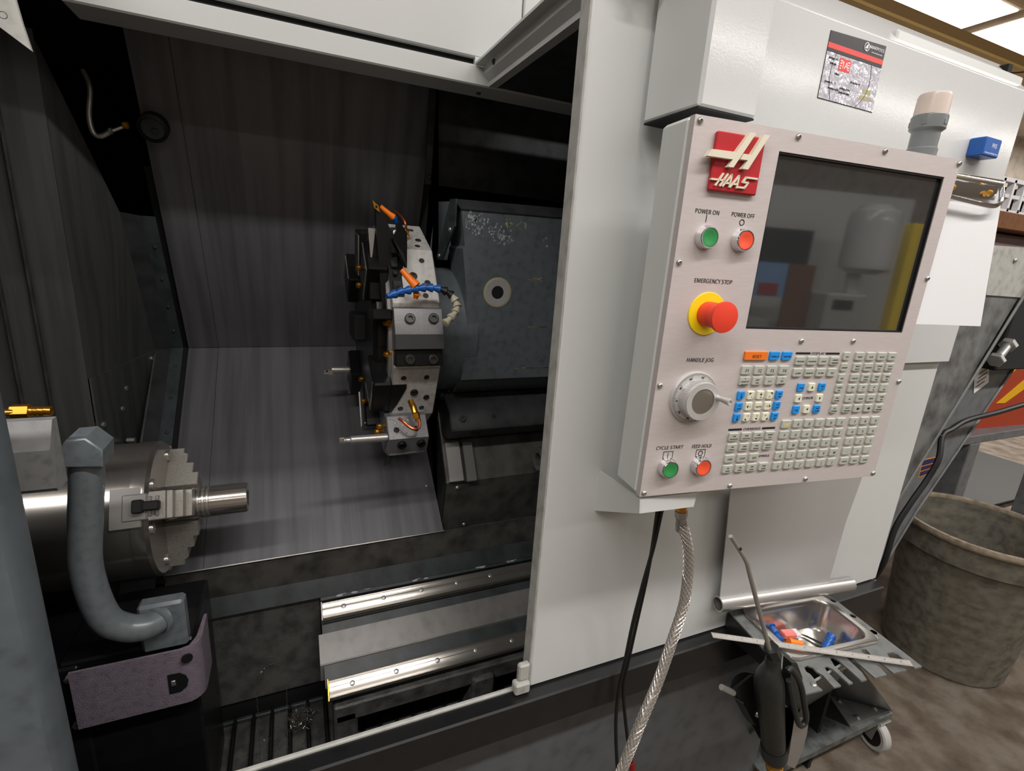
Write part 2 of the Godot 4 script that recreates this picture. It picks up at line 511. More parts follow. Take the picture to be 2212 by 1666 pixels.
func housing() -> void:
	var o := thing("lathe_housing", "grey and white sheet metal housing of the lathe with open work area", "machine")
	var b := MB.new()
	# left jamb with a bevelled return
	b.t = Transform3D(Basis(V(1, 0, 0), V(0, 0, -1), V(0, 1, 0)), Vector3.ZERO)
	b.prism(PackedVector2Array([Vector2(-1.6, 0.634), Vector2(-0.296, 0.634), Vector2(-0.290, 0.640), Vector2(-0.286, 0.664), Vector2(-0.30, 0.70), Vector2(-1.6, 0.70)]), 0.0, 1.38)
	b.t = Transform3D()
	put(o, "left_jamb", b, M.jamb_paint)
	b = MB.new()
	b.span(V(-1.6, 0.624, -0.671), V(1.397, 0.696, -0.634), 0.003)
	put(o, "sill", b, M.black_paint)
	b = MB.new()
	b.span(V(-0.285, 0.69, -0.672), V(0.366, 0.701, -0.664), 0.002)
	put(o, "door_track", b, M.worn_white)
	b = MB.new()
	b.span(V(0.339, 0.699, -0.668), V(0.369, 0.722, -0.648), 0.003); b.span(V(0.347, 0.722, -0.668), V(0.369, 0.757, -0.655), 0.003)
	put(o, "door_stop", b, M.worn_white)
	b = MB.new()
	b.span(V(-1.6, 0.06, -0.72), V(1.14, 0.625, -0.69), 0.003)
	put(o, "lower_panel", b, M.skirt_paint)
	b = MB.new()
	b.span(V(-1.55, 0.0, -0.9), V(1.36, 0.25, -0.86)); b.span(V(-1.55, 0.0, -0.87), V(1.12, 0.06, -0.76))
	put(o, "base", b, M.black_paint)
	b = MB.new()
	b.span(V(0.985, 0.697, -0.69), V(1.408, 1.9, -0.664), 0.003)
	put(o, "fixed_panel", b, M.white_paint)
	b = MB.new()
	b.t = Transform3D(Basis(V(0, 0, 1), V(0, 1, 0), V(-1, 0, 0)), Vector3.ZERO)
	b.prism(PackedVector2Array([Vector2(-0.658, 1.30), Vector2(-0.650, 1.30), Vector2(-0.650, 1.868), Vector2(-0.652, 1.872), Vector2(-0.716, 1.938), Vector2(-0.724, 1.941), Vector2(-1.15, 1.95), Vector2(-1.15, 1.93), Vector2(-0.73, 1.93), Vector2(-0.658, 1.862)]), -1.414, -0.55)
	b.t = Transform3D()
	put(o, "top_cover", b, M.gloss_paint)
	b = MB.new()
	b.span(V(0.466, 1.668, -0.652), V(0.563, 2.5, -0.54), 0.004)
	put(o, "pendant_column", b, M.gloss_paint)
	b = MB.new(); b.span(V(0.4675, 1.6668, -0.65), V(0.5615, 1.669, -0.5425)); put(o, "column_end", b, M.void)
	# roof
	b = MB.new()
	b.span(V(-0.335, 1.832, -1.27), V(1.41, 1.873, -1.184), 0.003)
	put(o, "roof_beam", b, M.white_paint)
	b = MB.new(); b.span(V(-0.335, 1.8725, -1.27), V(0.388, 1.888, -1.199)); put(o, "roof_slot", b, M.void)
	b = MB.new(); b.span(V(-0.335, 1.887, -1.27), V(0.493, 2.5, -1.186), 0.003); put(o, "roof_upright", b, M.white_paint)
	b = MB.new(); b.span(V(0.388, 1.87, -1.26), V(0.492, 1.89, -1.187)); b.span(V(0.497, 1.87, -1.27), V(0.60, 2.5, -1.188), 0.003); put(o, "roof_upright", b, M.white_paint)
	b = MB.new(); b.span(V(0.43, 1.836, -1.184), V(1.41, 1.85, -0.68)); put(o, "roof_underside", b, M.dull_panel)
	b = MB.new()
	b.t = Transform3D(Basis(V(1, 0, 0), V(0, 1, 0), V(0, 0, 1)), Vector3.ZERO)
	b.prism(PackedVector2Array([Vector2(0.388, 1.877), Vector2(0.388, 1.872), Vector2(0.408, 1.872), Vector2(0.408, 1.856), Vector2(0.421, 1.843), Vector2(0.421, 1.834), Vector2(0.44, 1.834), Vector2(0.44, 1.877)]), -1.184, -0.62)
	b.t = Transform3D()
	put(o, "roof_rail", b, M.white_paint)
	studs(o, "screw", [ax(V(0.408, 1.864, -1.12), V(-1, 0, 0)), ax(V(0.414, 1.832, -1.232), V(0, -1, 0))], dome_mesh(0.006, 0.004), M.socket_steel)
	# corner plate, top left
	b = MB.new()
	b.slab([V(-0.32, 1.705, -0.64), V(-0.225, 1.639, -0.64), V(-0.205, 1.624, -0.64), V(-0.2085, 1.645, -0.64), V(-0.215, 1.70, -0.64), V(-0.215, 1.78, -0.64), V(-0.32, 1.78, -0.64)], 0.004)
	put(o, "corner_plate", b, M.worn_white)
	b = MB.new(); dome(b, ax(V(-0.2205, 1.648, -0.64), V(0, 0, 1)), 0.006, 0.004); put(o, "screw", b, M.black_steel)
	# dark shell round the work area
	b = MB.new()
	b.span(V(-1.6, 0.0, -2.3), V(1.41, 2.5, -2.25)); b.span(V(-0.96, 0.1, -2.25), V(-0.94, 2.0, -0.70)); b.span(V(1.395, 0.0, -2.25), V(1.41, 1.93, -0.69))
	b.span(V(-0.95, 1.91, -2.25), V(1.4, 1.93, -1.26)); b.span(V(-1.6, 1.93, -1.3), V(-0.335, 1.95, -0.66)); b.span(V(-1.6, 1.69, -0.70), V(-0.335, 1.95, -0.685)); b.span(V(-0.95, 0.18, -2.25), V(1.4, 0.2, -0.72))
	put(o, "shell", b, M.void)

func quadslab(b: MB, a: Vector3, c: Vector3, d: Vector3, e: Vector3, th := 0.004) -> void: b.slab([a, c, d, e], th)

func machine_inside() -> void:
	var o := thing("work_area_lining", "streaked grey steel lining of the work area behind chuck and turret", "machine panel")
	var b := MB.new()
	var xl := -0.30; var xr := 0.357
	# way cover sheets: upper and lower, left strip proud of the main sheet
	for s in [[xl, -0.222, 0.0], [-0.2215, xr, -0.004]]:
		b = MB.new()
		b.slab([V(s[0], 1.1335, UZ(1.1335) + s[2]), V(s[1], 1.1335, UZ(1.1335) + s[2]), V(s[1], 1.905, UZ(1.905) + s[2]), V(s[0], 1.905, UZ(1.905) + s[2])], 0.003)
		put(o, "upper_sheet", b, M.way_panel)
		b = MB.new()
		b.slab([V(s[0], 0.715, UZ(0.715) + s[2]), V(s[1], 0.715, UZ(0.715) + s[2]), V(s[1], 1.1325, UZ(1.1325) + s[2]), V(s[0], 1.1325, UZ(1.1325) + s[2])], 0.003)
		put(o, "lower_sheet", b, M.way_panel)
	b = MB.new(); b.tube([V(xl, 0.715, -1.198), V(xr + 0.002, 0.715, -1.198)], 0.0022, 6); put(o, "hem", b, M.bright_steel)
	b = MB.new(); b.slab([V(xl, 0.632, -1.2), V(1.2, 0.632, -1.2), V(1.2, 0.713, -1.2), V(xl, 0.713, -1.2)], 0.004); put(o, "front_lip", b, M.oily_panel)
	# flange with screws beside the sheets, then riser and headstock wall
	var prof := [[0.70, -1.18], [1.133, -1.75], [1.505, -1.58], [1.62, -1.527]]
	for i in 3:
		var a: Array = prof[i]; var c: Array = prof[i + 1]
		if i < 2:
			b = MB.new()
			b.slab([V(-0.345, a[0], a[1]), V(-0.314, a[0], a[1]), V(-0.314, c[0], c[1]), V(-0.345, c[0], c[1])], 0.003); put(o, "flange", b, M.flange_panel)
			b = MB.new()
			b.slab([V(-0.376, a[0] + 0.005, a[1] + 0.045), V(-0.345, a[0], a[1]), V(-0.345, c[0], c[1]), V(-0.376, c[0] + 0.005, c[1] + 0.045)], 0.003); put(o, "riser", b, M.dull_panel)
		b = MB.new()
		b.slab([V(-0.318, a[0], a[1] - 0.012), V(-0.296, a[0], a[1] - 0.012), V(-0.296, c[0], c[1] - 0.012), V(-0.318, c[0], c[1] - 0.012)], 0.003); put(o, "gasket", b, M.void)
	var xs := []
	for f in [1.19, 1.265, 1.345, 1.43, 1.09, 1.02, 0.95, 0.88, 0.81]: xs.append(ax(V(-0.329, f, UZ(f)), V(0, 0.3, 0.9)))
	studs(o, "screw", xs, dome_mesh(0.0045, 0.003), M.socket_steel)
	b = MB.new()
	b.slab([V(-0.436, 0.62, -1.38), V(-0.376, 0.705, -1.135), V(-0.376, 1.138, -1.705), V(-0.436, 1.138, -1.38)], 0.004)
	b.slab([V(-0.436, 1.138, -1.38), V(-0.376, 1.138, -1.705), V(-0.376, 1.51, -1.535), V(-0.436, 1.811, -1.38)], 0.004)
	put(o, "headstock_wall", b, M.wall_panel)
	b = MB.new()
	b.slab([V(-0.9, 0.5, -1.30), V(-0.437, 0.5, -1.375), V(-0.437, 1.83, -1.375), V(-0.9, 1.83, -1.30)], 0.004)
	put(o, "left_wall", b, M.wall_panel)
	for x in [-0.50, -0.545, -0.60]:
		b = MB.new(); b.tube([V(x, 0.6, -1.363 - (x + 0.437) * 0.16), V(x, 1.82, -1.363 - (x + 0.437) * 0.16)], 0.004, 6)
		put(o, "rib", b, M.dull_panel)
	xs = []
	for q in [[-0.41, 1.075, -1.52], [-0.4155, 1.03, -1.49], [-0.431, 1.02, -1.40], [-0.395, 0.95, -1.47], [-0.381, 1.12, -1.67], [-0.418, 1.24, -1.47]]: xs.append(ax(V(q[0], q[1], q[2]), V(0.98, 0, 0.18)))
	studs(o, "wall_bolt", xs, hex_mesh(0.007, -0.012, 0.006), M.zinc)
	# shield plate at the right end of the sheets (faces left), and dark panels beyond
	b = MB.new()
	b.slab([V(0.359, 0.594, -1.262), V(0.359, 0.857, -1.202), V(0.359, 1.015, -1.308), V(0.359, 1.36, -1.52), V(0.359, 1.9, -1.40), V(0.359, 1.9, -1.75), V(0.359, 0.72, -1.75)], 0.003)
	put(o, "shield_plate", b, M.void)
	b = MB.new()
	b.slab([V(0.343, 1.644, -1.44), V(1.3, 1.63, -1.44), V(1.3, 1.9, -1.40), V(0.343, 1.9, -1.40)], 0.012)
	put(o, "rear_panel", b, M.dull_panel)
	b = MB.new(); dome(b, ax(V(0.354, 1.663, -1.437), V(0, 0.1, 1)), 0.006, 0.004); put(o, "screw", b, M.socket_steel)
	# sheets under the carriage, right of the shield
	b = MB.new(); b.slab([V(0.362, 0.857, -1.202), V(1.3, 0.857, -1.202), V(1.3, 1.06, -1.338), V(0.362, 1.06, -1.338)], 0.004); put(o, "saddle_sheet", b, M.oily_panel)
	b = MB.new(); b.slab([V(0.362, 0.594, -1.262), V(1.3, 0.594, -1.262), V(1.3, 0.856, -1.203), V(0.362, 0.856, -1.203)], 0.004); put(o, "saddle_front", b, M.oily_panel)
	xs = []
	for q in [[0.43, 0.70], [0.375, 0.64], [0.395, 0.838]]: xs.append(ax(V(q[0], q[1], -1.262 + (q[1] - 0.594) * 0.225), V(0, -0.2, 1)))
	for q in [[0.335, 0.80], [0.33, 0.90]]: xs.append(ax(V(q[0], q[1], UZ(q[1]) - 0.004), V(0, 0.8, 0.6)))
	studs(o, "screw", xs, dome_mesh(0.006, 0.004), M.zinc)
	b = MB.new()
	b.t = fr(V(0.365, 0.857, -1.2), V(1, 0, 0), V(0, 0.83, -0.557))
	b.span(V(0.003, 0.002, 0), V(0.044, 0.112, 0.012), 0.001); put(o, "wiper", b, M.satin_steel)
	b = MB.new()
	b.t = fr(V(0.365, 0.857, -1.2), V(1, 0, 0), V(0, 0.83, -0.557))
	b.span(V(0.052, -0.003, 0), V(0.082, 0.110, 0.014), 0.002); put(o, "wiper", b, M.bright_steel)
	b = MB.new()
	b.t = fr(V(0.365, 0.857, -1.2), V(1, 0, 0), V(0, 0.83, -0.557))
	b.span(V(0.045, 0.0, 0), V(0.051, 0.118, 0.008)); put(o, "wiper_seal", b, M.black_rubber)
	# air pipe in the dark corner and the round port
	b = MB.new(); b.tube(smooth([V(-0.39, 1.79, -1.46), V(-0.379, 1.757, -1.45), V(-0.387, 1.702, -1.45), V(-0.384, 1.67, -1.45), V(-0.372, 1.663, -1.45), V(-0.352, 1.676, -1.45)], 6), 0.0052, 10)
	var p := single("air_pipe", "bent steel air pipe with a small brass nozzle in the dark upper left corner", "pipe", b, M.satin_steel)
	b = MB.new(); b.tube([V(-0.352, 1.676, -1.45), V(-0.330, 1.688, -1.45)], 0.0034, 8); b.box(V(-0.352, 1.676, -1.45), V(0.008, 0.013, 0.013), 0.002); put(p, "nozzle", b, M.bright_steel)
	b = MB.new(); b.box(V(-0.324, 1.692, -1.45), V(0.014, 0.014, 0.014), 0.003); put(p, "nozzle_tip", b, M.brass)
	b = MB.new()
	b.t = ax(V(-0.277, 1.698, -1.472), V(0, -0.42, 0.91))
	b.lathe([[0.0, -0.02], [0.030, -0.02], [0.030, 0.010], [0.024, 0.013], [0.023, 0.006], [0.0, 0.006]], 28)
	var c := single("round_port", "round port with black rim at the left edge of the rear panel", "port", b, M.black_rubber)
	b = MB.new(); b.t = ax(V(-0.277, 1.698, -1.472), V(0, -0.42, 0.91)); b.lathe([[0.0, 0.005], [0.0225, 0.005], [0.0225, 0.008], [0.0, 0.008]], 24); b.box(V(0.004, -0.004, 0.010), V(0.012, 0.01, 0.006), 0.001)
	put(c, "port_disc", b, M.flange_panel)

func door_and_panel() -> void:
	var o := thing("sliding_door", "white sliding door standing open behind the control pendant", "door", V(0.372, 0.697, -0.66))
	var b := MB.new()
	b.span(V(0.372, 0.697, -0.685), V(0.984, 1.862, -0.6605), 0.004)
	put(o, "door_panel", b, M.white_paint)
	b = MB.new(); b.span(V(0.3705, 0.697, -0.69), V(0.3745, 1.862, -0.6625), 0.0015); put(o, "door_edge", b, M.worn_white)
	# bracket that carries the pendant's lower edge
	b = MB.new()
	b.slab([V(0.472, 1.126, -0.661), V(0.472, 1.049, -0.661), V(0.450, 1.124, -0.52), V(0.447, 1.148, -0.52)], 0.003)
	b.slab([V(0.447, 1.148, -0.52), V(0.450, 1.124, -0.52), V(0.549, 1.122, -0.516), V(0.552, 1.146, -0.516)], 0.003)
	b.slab([V(0.450, 1.124, -0.52), V(0.472, 1.049, -0.661), V(0.572, 1.049, -0.661), V(0.549, 1.122, -0.516)], 0.003)
	put(o, "pendant_bracket", b, M.white_paint)

func chuck() -> void:
	var y := 0.924; var z := -1.125
	var X := V(1, 0, 0)
	var o := thing("chuck", "big round steel three jaw chuck holding the shaft", "chuck", V(-0.27, y, z))
	var f := ax(V(0, y, z), X, V(0, 1, 0))
	var b := MB.new(); b.t = f
	b.lathe([[0.0, -0.62], [0.172, -0.62], [0.172, -0.468], [0.165, -0.458], [0.0, -0.458]], 48); put(o, "spindle_flange", b, M.black_steel)
	b = MB.new(); b.t = f
	b.lathe([[0.0, -0.46], [0.128, -0.46], [0.1355, -0.452], [0.1355, -0.290], [0.0, -0.290]], 72); put(o, "body", b, M.chuck_steel, 30)
	b = MB.new(); b.t = f
	b.lathe([[0.0, -0.291], [0.136, -0.291], [0.1365, -0.288], [0.1365, -0.268], [0.131, -0.262], [0.04, -0.262], [0.04, -0.275], [0.0, -0.275]], 72); put(o, "front_ring", b, M.chuck_steel, 30)
	b = MB.new(); b.t = f
	b.lathe([[0.1368, -0.447], [0.1368, -0.444]], 64); put(o, "groove", b, M.black_steel)
	for k in 3:
		var a := deg_to_rad(28.0 + 120.0 * k)
		var r := V(0, sin(a), cos(a))                     # outwards from the axis
		var j := fr(V(0, y, z), X, r)                      # local x along the axis, y outwards
		b = MB.new(); b.t = j
		b.prism(PackedVector2Array([Vector2(-0.275, 0.032), Vector2(-0.205, 0.032), Vector2(-0.205, 0.062), Vector2(-0.2155, 0.062), Vector2(-0.2155, 0.088), Vector2(-0.228, 0.088), Vector2(-0.228, 0.112), Vector2(-0.236, 0.116), Vector2(-0.236, 0.128), Vector2(-0.275, 0.128)]), -0.026, 0.026, 0.0015)
		var jaw := put(o, "jaw", b, M.jaw_steel)
		b = MB.new(); b.t = j
		b.span(V(-0.30, 0.122, -0.024), V(-0.262, 0.1395, 0.024), 0.002)
		put(jaw, "serrated_base", b, M.satin_steel)
		b = MB.new(); b.t = j
		for s in 2: b.span(V(-0.262 + s * 0.011, 0.127, -0.018), V(-0.256 + s * 0.011, 0.1315, 0.018), 0.001)
		put(jaw, "serration", b, M.bright_steel)
		b = MB.new(); b.t = j
		b.prism(PackedVector2Array([Vector2(-0.318, 0.1), Vector2(-0.272, 0.1), Vector2(-0.272, 0.1372), Vector2(-0.318, 0.1372)]), -0.036, 0.036, 0.001)
		put(jaw, "master_jaw", b, M.satin_steel)
		b = MB.new()
		screw(b, fr(j * V(-0.302, 0.137, 0.002), X, j.basis.z).rotated_local(V(1, 0, 0), 0.0), 0.010, 0.003)
		b.t = Transform3D()
		put(jaw, "jaw_screw", b, M.bright_steel)
	b = MB.new()
	b.t = fr(V(-0.276, y + 0.146 * sin(deg_to_rad(28.0)), z + 0.146 * cos(deg_to_rad(28.0))), X, V(0, 0.88, -0.47))
	b.span(V(-0.006, -0.011, -0.012), V(0.010, 0.013, 0.008), 0.002); b.span(V(0.008, -0.008, -0.014), V(0.034, 0.009, 0.003), 0.002)
	put(o, "jaw_stop", b, M.black_rubber)
	var fs := []
	for k in 6:
		var a := deg_to_rad(58.0 + 60.0 * k + (8.0 if k % 2 else -8.0))
		fs.append(ax(V(-0.262, y + sin(a) * 0.108, z + cos(a) * 0.108), X))
	studs(o, "face_screw", fs, screw_mesh(0.011, 0.004), M.bright_steel)
	b = MB.new(); b.t = f
	b.lathe([[0.0, -0.275], [0.0325, -0.275], [0.0325, -0.115], [0.0305, -0.111], [0.019, -0.111], [0.0155, -0.116], [0.0, -0.116]], 48)
	var w := single("workpiece_shaft", "polished round steel shaft clamped in the chuck jaws", "workpiece", b, M.chuck_steel, "", 30)
	b = MB.new(); b.t = f
	for zz in [-0.214, -0.204, -0.195, -0.187]: b.lathe([[0.0326, zz], [0.0333, zz + 0.001], [0.0333, zz + 0.005], [0.0326, zz + 0.006]], 48)
	put(w, "bearing_ring", b, M.bright_steel, 30)

func presetter() -> void:
	var o := thing("tool_presetter", "grey curved tool probe arm on a purplish cast base in front of the chuck", "probe arm", V(-0.28, 0.63, -0.95))
	var b := MB.new()
	b.tube(smooth([V(-0.303, 1.135, -0.9), V(-0.306, 1.10, -0.9), V(-0.316, 1.03, -0.9), V(-0.326, 0.94, -0.9), V(-0.315, 0.850, -0.9), V(-0.291, 0.815, -0.905), V(-0.262, 0.803, -0.912), V(-0.238, 0.803, -0.932)], 8), 0.0225, 22)
	put(o, "tube", b, M.tube_grey)
	b = MB.new()
	b.prism(PackedVector2Array([Vector2(-0.326, 1.131), Vector2(-0.275, 1.126), Vector2(-0.2725, 1.153), Vector2(-0.2905, 1.174), Vector2(-0.3135, 1.173), Vector2(-0.321, 1.163)]), -0.925, -0.87, 0.002)
	put(o, "head", b, M.tube_grey)
	b = MB.new(); b.span(V(-0.278, 0.735, -0.955), V(-0.207, 0.833, -0.925), 0.005)
	put(o, "collar", b, M.tube_grey)
	b = MB.new()
	b.t = ax(V(-0.2435, 0.803, -0.926), V(0.5, 0.0, -0.8))
	b.lathe([[0.022, -0.010], [0.0255, -0.008], [0.0255, -0.003], [0.022, -0.001]], 28)
	put(o, "tube_ring", b, M.tube_grey)
	b = MB.new()
	b.t = Transform3D(Basis(V(1, 0, 0), V(0, 0, -1), V(0, 1, 0)), Vector3.ZERO)
	var p := PackedVector2Array([Vector2(-0.375, 0.90), Vector2(-0.215, 0.90)])
	for k in 7:
		var a := PI / 2 * k / 6.0
		p.append(Vector2(-0.215 + 0.03 * sin(a), 0.93 - 0.03 * cos(a)))
	p.append(Vector2(-0.185, 0.99)); p.append(Vector2(-0.19, 0.99)); p.append(Vector2(-0.194, 0.93)); p.append(Vector2(-0.203, 0.909)); p.append(Vector2(-0.218, 0.905)); p.append(Vector2(-0.375, 0.905))
	b.prism(p, 0.630, 0.748, 0.006)
	b.t = Transform3D()
	var base := put(o, "base", b, M.purple_cast)
	b = MB.new()
	b.t = ax(V(-0.225, 0.68, -0.8995), V(0, 0, 1))
	b.prism(PackedVector2Array([Vector2(-0.014, -0.021), Vector2(-0.014, 0.021), Vector2(0.004, 0.021), Vector2(0.014, 0.012), Vector2(0.017, 0.0), Vector2(0.014, -0.012), Vector2(0.004, -0.021)]), -0.02, 0.0008)
	put(base, "screw_pocket", b, M.black_rubber)
	b = MB.new(); b.box(V(-0.231, 0.682, -0.8985), V(0.007, 0.011, 0.003), 0.001); put(base, "pocket_screw", b, M.zinc)
	b = MB.new(); b.t = ax(V(-0.206, 0.730, -0.8985), V(0.2, 0, 1)); b.lathe([[0.0, 0.0], [0.009, 0.0], [0.009, 0.003], [0.0, 0.003]], 16); put(base, "lift_hole", b, M.black_rubber)
	b = MB.new(); b.span(V(-0.95, 0.18, -1.3), V(-0.372, 0.735, -0.93), 0.004); b.span(V(-0.40, 0.2, -1.12), V(-0.2, 0.742, -0.935), 0.004); put(o, "mount_block", b, M.black_paint)
	studs(o, "mount_bolt", [ax(V(-0.385, 0.715, -0.93), V(0, 0, 1)), ax(V(-0.386, 0.615, -0.93), V(0, 0, 1))], hex_mesh(0.008, 0.0, 0.006), M.zinc)
	# light grey probe housing at the left and brass fitting
	b = MB.new()
	b.t = Transform3D(Basis(V(0, 0, 1), V(0, 1, 0), V(-1, 0, 0)), Vector3.ZERO)
	b.prism(PackedVector2Array([Vector2(-0.852, 1.118), Vector2(-0.82, 1.118), Vector2(-0.815, 1.124), Vector2(-0.815, 1.180), Vector2(-0.82, 1.185), Vector2(-0.838, 1.216), Vector2(-0.852, 1.216)]), 0.312, 0.44, 0.004)
	single("probe_housing", "light grey block shaped probe housing left of the curved arm", "housing", b, M.probe_grey)
	b = MB.new()
	b.tube([V(-0.50, 1.205, -0.93), V(-0.395, 1.197, -0.945)], 0.006, 10)
	b.t = ax(V(-0.388, 1.196, -0.95), V(1, -0.03, 0)); b.lathe([[0.0, -0.011], [0.0115, -0.011], [0.0115, 0.010], [0.0, 0.010]], 6)
	b.t = ax(V(-0.378, 1.196, -0.95), V(1, -0.04, 0)); b.lathe([[0.0075, 0.0], [0.0075, 0.004], [0.0065, 0.004], [0.0078, 0.010], [0.0068, 0.010], [0.0078, 0.017], [0.0068, 0.017], [0.0075, 0.026], [0.0045, 0.027], [0.0045, 0.02], [0.0, 0.02]], 18)
	b.t = Transform3D()
	single("hose_barb", "brass hose barb fitting above the light grey probe housing", "fitting", b, M.brass)

const TC := Vector3(0.2515, 1.253, -1.3673)
const TR := 0.277

func facet(j: float) -> Transform3D:
	var a := deg_to_rad(6.674 + 30.0 * j)
	var n := V(0, sin(a), cos(a))
	return fr(TC + n * (TR * cos(PI / 12)), V(1, 0, 0), V(0, cos(a), -sin(a)))

func loc_line(par: Node, pts: Array, mats: Array, r := 0.0085) -> void:   # segmented coolant hose, one part per segment
	for i in pts.size() - 1:
		var d: Vector3 = pts[i + 1] - pts[i]
		var b := MB.new()
		b.t = ax(pts[i], d)
		var l := d.length()
		b.lathe([[0.0, -l * 0.12], [r * 0.55, -l * 0.12], [r * 0.60, l * 0.30], [r * 0.66, l * 0.36], [r, l * 0.86], [r, l * 0.98], [r * 0.8, l * 1.04], [0.0, l * 1.04]], 16)
		put(par, "hose_segment", b, mats[i])

func cone_nozzle(b: MB, a: Vector3, c: Vector3, r0: float, r1: float) -> void:
	b.t = ax(a, c - a)
	var l := (c - a).length()
	b.lathe([[0.0, 0.0], [r0, 0.0], [r0, l * 0.18], [r0 * 0.85, l * 0.25], [r1, l * 0.92], [r1 * 1.1, l], [r1 * 0.6, l], [r1 * 0.6, l * 0.8], [0.0, l * 0.8]], 18)
	b.t = Transform3D()

func turret() -> void:
	var o := thing("turret", "twelve sided steel tool turret disc left of the dark carriage box", "turret", V(0.2515, 1.253, -1.3673))
	var b := MB.new()
	var p := PackedVector2Array()
	for k in 12:
		var a := deg_to_rad(6.674 + 15.0 + 30.0 * k)
		p.append(Vector2(sin(a), cos(a)) * TR)
	b.t = Transform3D(Basis(V(0, 1, 0), V(0, 0, 1), V(1, 0, 0)), V(0.198, TC.y, TC.z))
	b.prism(p, 0.0, 0.107, 0.0025)
	put(o, "disc", b, M.turret_steel, 20)
	b = MB.new(); b.t = ax(V(0, TC.y, TC.z), V(1, 0, 0)); b.lathe([[0.0, 0.165], [0.19, 0.165], [0.20, 0.175], [0.20, 0.1985], [0.0, 0.1985]], 48); put(o, "front_disc", b, M.black_steel, 30)
	b = MB.new(); b.t = ax(V(0, TC.y, TC.z), V(1, 0, 0)); b.lathe([[0.0, 0.304], [0.225, 0.304], [0.225, 0.312], [0.0, 0.312]], 48); put(o, "back_ring", b, M.bright_steel, 30)
	b = MB.new(); b.lathe([[0.0066, 0.0], [0.0062, 0.0010], [0.0052, 0.0010], [0.0045, 0.0003], [0.0, 0.0003]], 16)
	var hole_m := b.mesh()
	for j in [2, 1, -1, -2, 3, -3]:
		var f := facet(j)
		var hs := []
		for h in [[0.024, 0.042], [0.022, -0.051], [-0.029, 0.042], [-0.029, -0.05]]:
			if j == 1 and h[0] < 0.0: continue
			hs.append(f * Transform3D(Basis(), V(h[0], h[1], 0.0)))
		studs(o, "bolt_hole", hs, hole_m, M.socket_steel)
		studs(o, "facet_screw", [f * Transform3D(Basis(), V(-0.001, -0.001, 0.0))], screw_mesh(0.0095, 0.003), M.socket_steel)
		studs(o, "facet_screw", [f * Transform3D(Basis(), V(0.030, -0.018, 0.0))], screw_mesh(0.0075, 0.002), M.socket_steel)
	# black clamped tool pockets at the left edge of two facets
	for q in [[1, [[-0.054, 0.060], [-0.037, 0.060], [-0.018, 0.044], [-0.027, -0.006], [-0.027, -0.056], [-0.055, -0.056]]], [-1, [[-0.056, 0.024], [-0.021, 0.024], [-0.020, 0.012], [-0.038, -0.035], [-0.050, -0.060], [-0.056, -0.060]]]]:
		b = MB.new(); b.t = facet(q[0])
		var pp := PackedVector2Array()
		for v in q[1]: pp.append(Vector2(v[0], v[1]))
		b.prism(pp, -0.004, 0.0015)
		put(o, "tool_pocket", b, M.black_steel)
	b = MB.new(); b.t = facet(1)
	b.span(V(-0.050, 0.015, 0), V(-0.034, 0.056, 0.010), 0.002); b.span(V(-0.050, -0.045, 0), V(-0.029, -0.018, 0.008), 0.002); b.span(V(-0.047, -0.006, 0), V(-0.038, 0.004, 0.012), 0.002)
	put(o, "clamp_wedge", b, M.gun_grey)
	# steel holder block on the facet that faces the viewer
	var bl := thing("tool_block", "grey steel bolted block with four socket screws on the front turret facet", "tool block", facet(0).origin)
	b = MB.new(); b.t = facet(0)
	b.t = facet(0) * Transform3D(Basis(V(0, 1, 0), V(0, 0, 1), V(1, 0, 0)), Vector3.ZERO)
	b.prism(PackedVector2Array([Vector2(0.064, 0.0), Vector2(0.060, 0.022), Vector2(0.006, 0.038), Vector2(-0.026, 0.038), Vector2(-0.034, 0.0)]), -0.056, 0.051, 0.0015)
	put(bl, "block", b, M.holder_steel)
	b = MB.new(); b.t = facet(0); b.span(V(-0.056, -0.027, 0.036), V(0.051, 0.0055, 0.0386), 0.0005); put(bl, "ground_face", b, M.gun_steel)
	b = MB.new(); b.t = facet(0); b.span(V(-0.054, -0.066, 0.0), V(0.051, -0.029, 0.026), 0.002); put(bl, "clamp_bar", b, M.black_steel)
	for h in [[-0.023, 0.038, 0.0290], [0.029, 0.039, 0.0288], [-0.023, -0.050, 0.026], [0.029, -0.051, 0.026]]:
		b = MB.new()
		var sf := facet(0) * Transform3D(Basis(), V(h[0], h[1], h[2]))
		if h[1] > 0.0: sf = sf * Transform3D(Basis(V(1, 0, 0), -0.288), Vector3.ZERO)
		screw(b, sf, 0.0115, 0.007)
		put(bl, "cap_screw", b, M.socket_steel)
	b = MB.new(); b.t = facet(0)
	b.span(V(-0.100, 0.035, -0.05), V(-0.056, 0.058, 0.01), 0.003); put(bl, "tool_shank", b, M.black_steel)
	b = MB.new(); b.t = facet(0)
	b.span(V(-0.053, -0.006, 0.0375), V(-0.040, -0.004, 0.0384)); b.span(V(0.012, 0.0, 0.0375), V(0.028, 0.002, 0.0384)); b.span(V(0.02, -0.008, 0.0375), V(0.034, -0.0065, 0.0384))
	put(bl, "stamping", b, M.socket_steel)
	# brass ball nozzles
	var balls := [[0.190, 1.308, -1.13], [0.195, 1.316, -1.125], [0.199, 1.302, -1.13], [0.191, 1.236, -1.13], [0.199, 1.242, -1.125], [0.197, 1.229, -1.13], [0.180, 1.10, -1.20], [0.168, 1.055, -1.12], [0.173, 1.068, -1.12], [0.145, 1.38, -1.24], [0.145, 1.42, -1.24], [0.155, 1.135, -1.30], [0.150, 1.10, -1.22]]
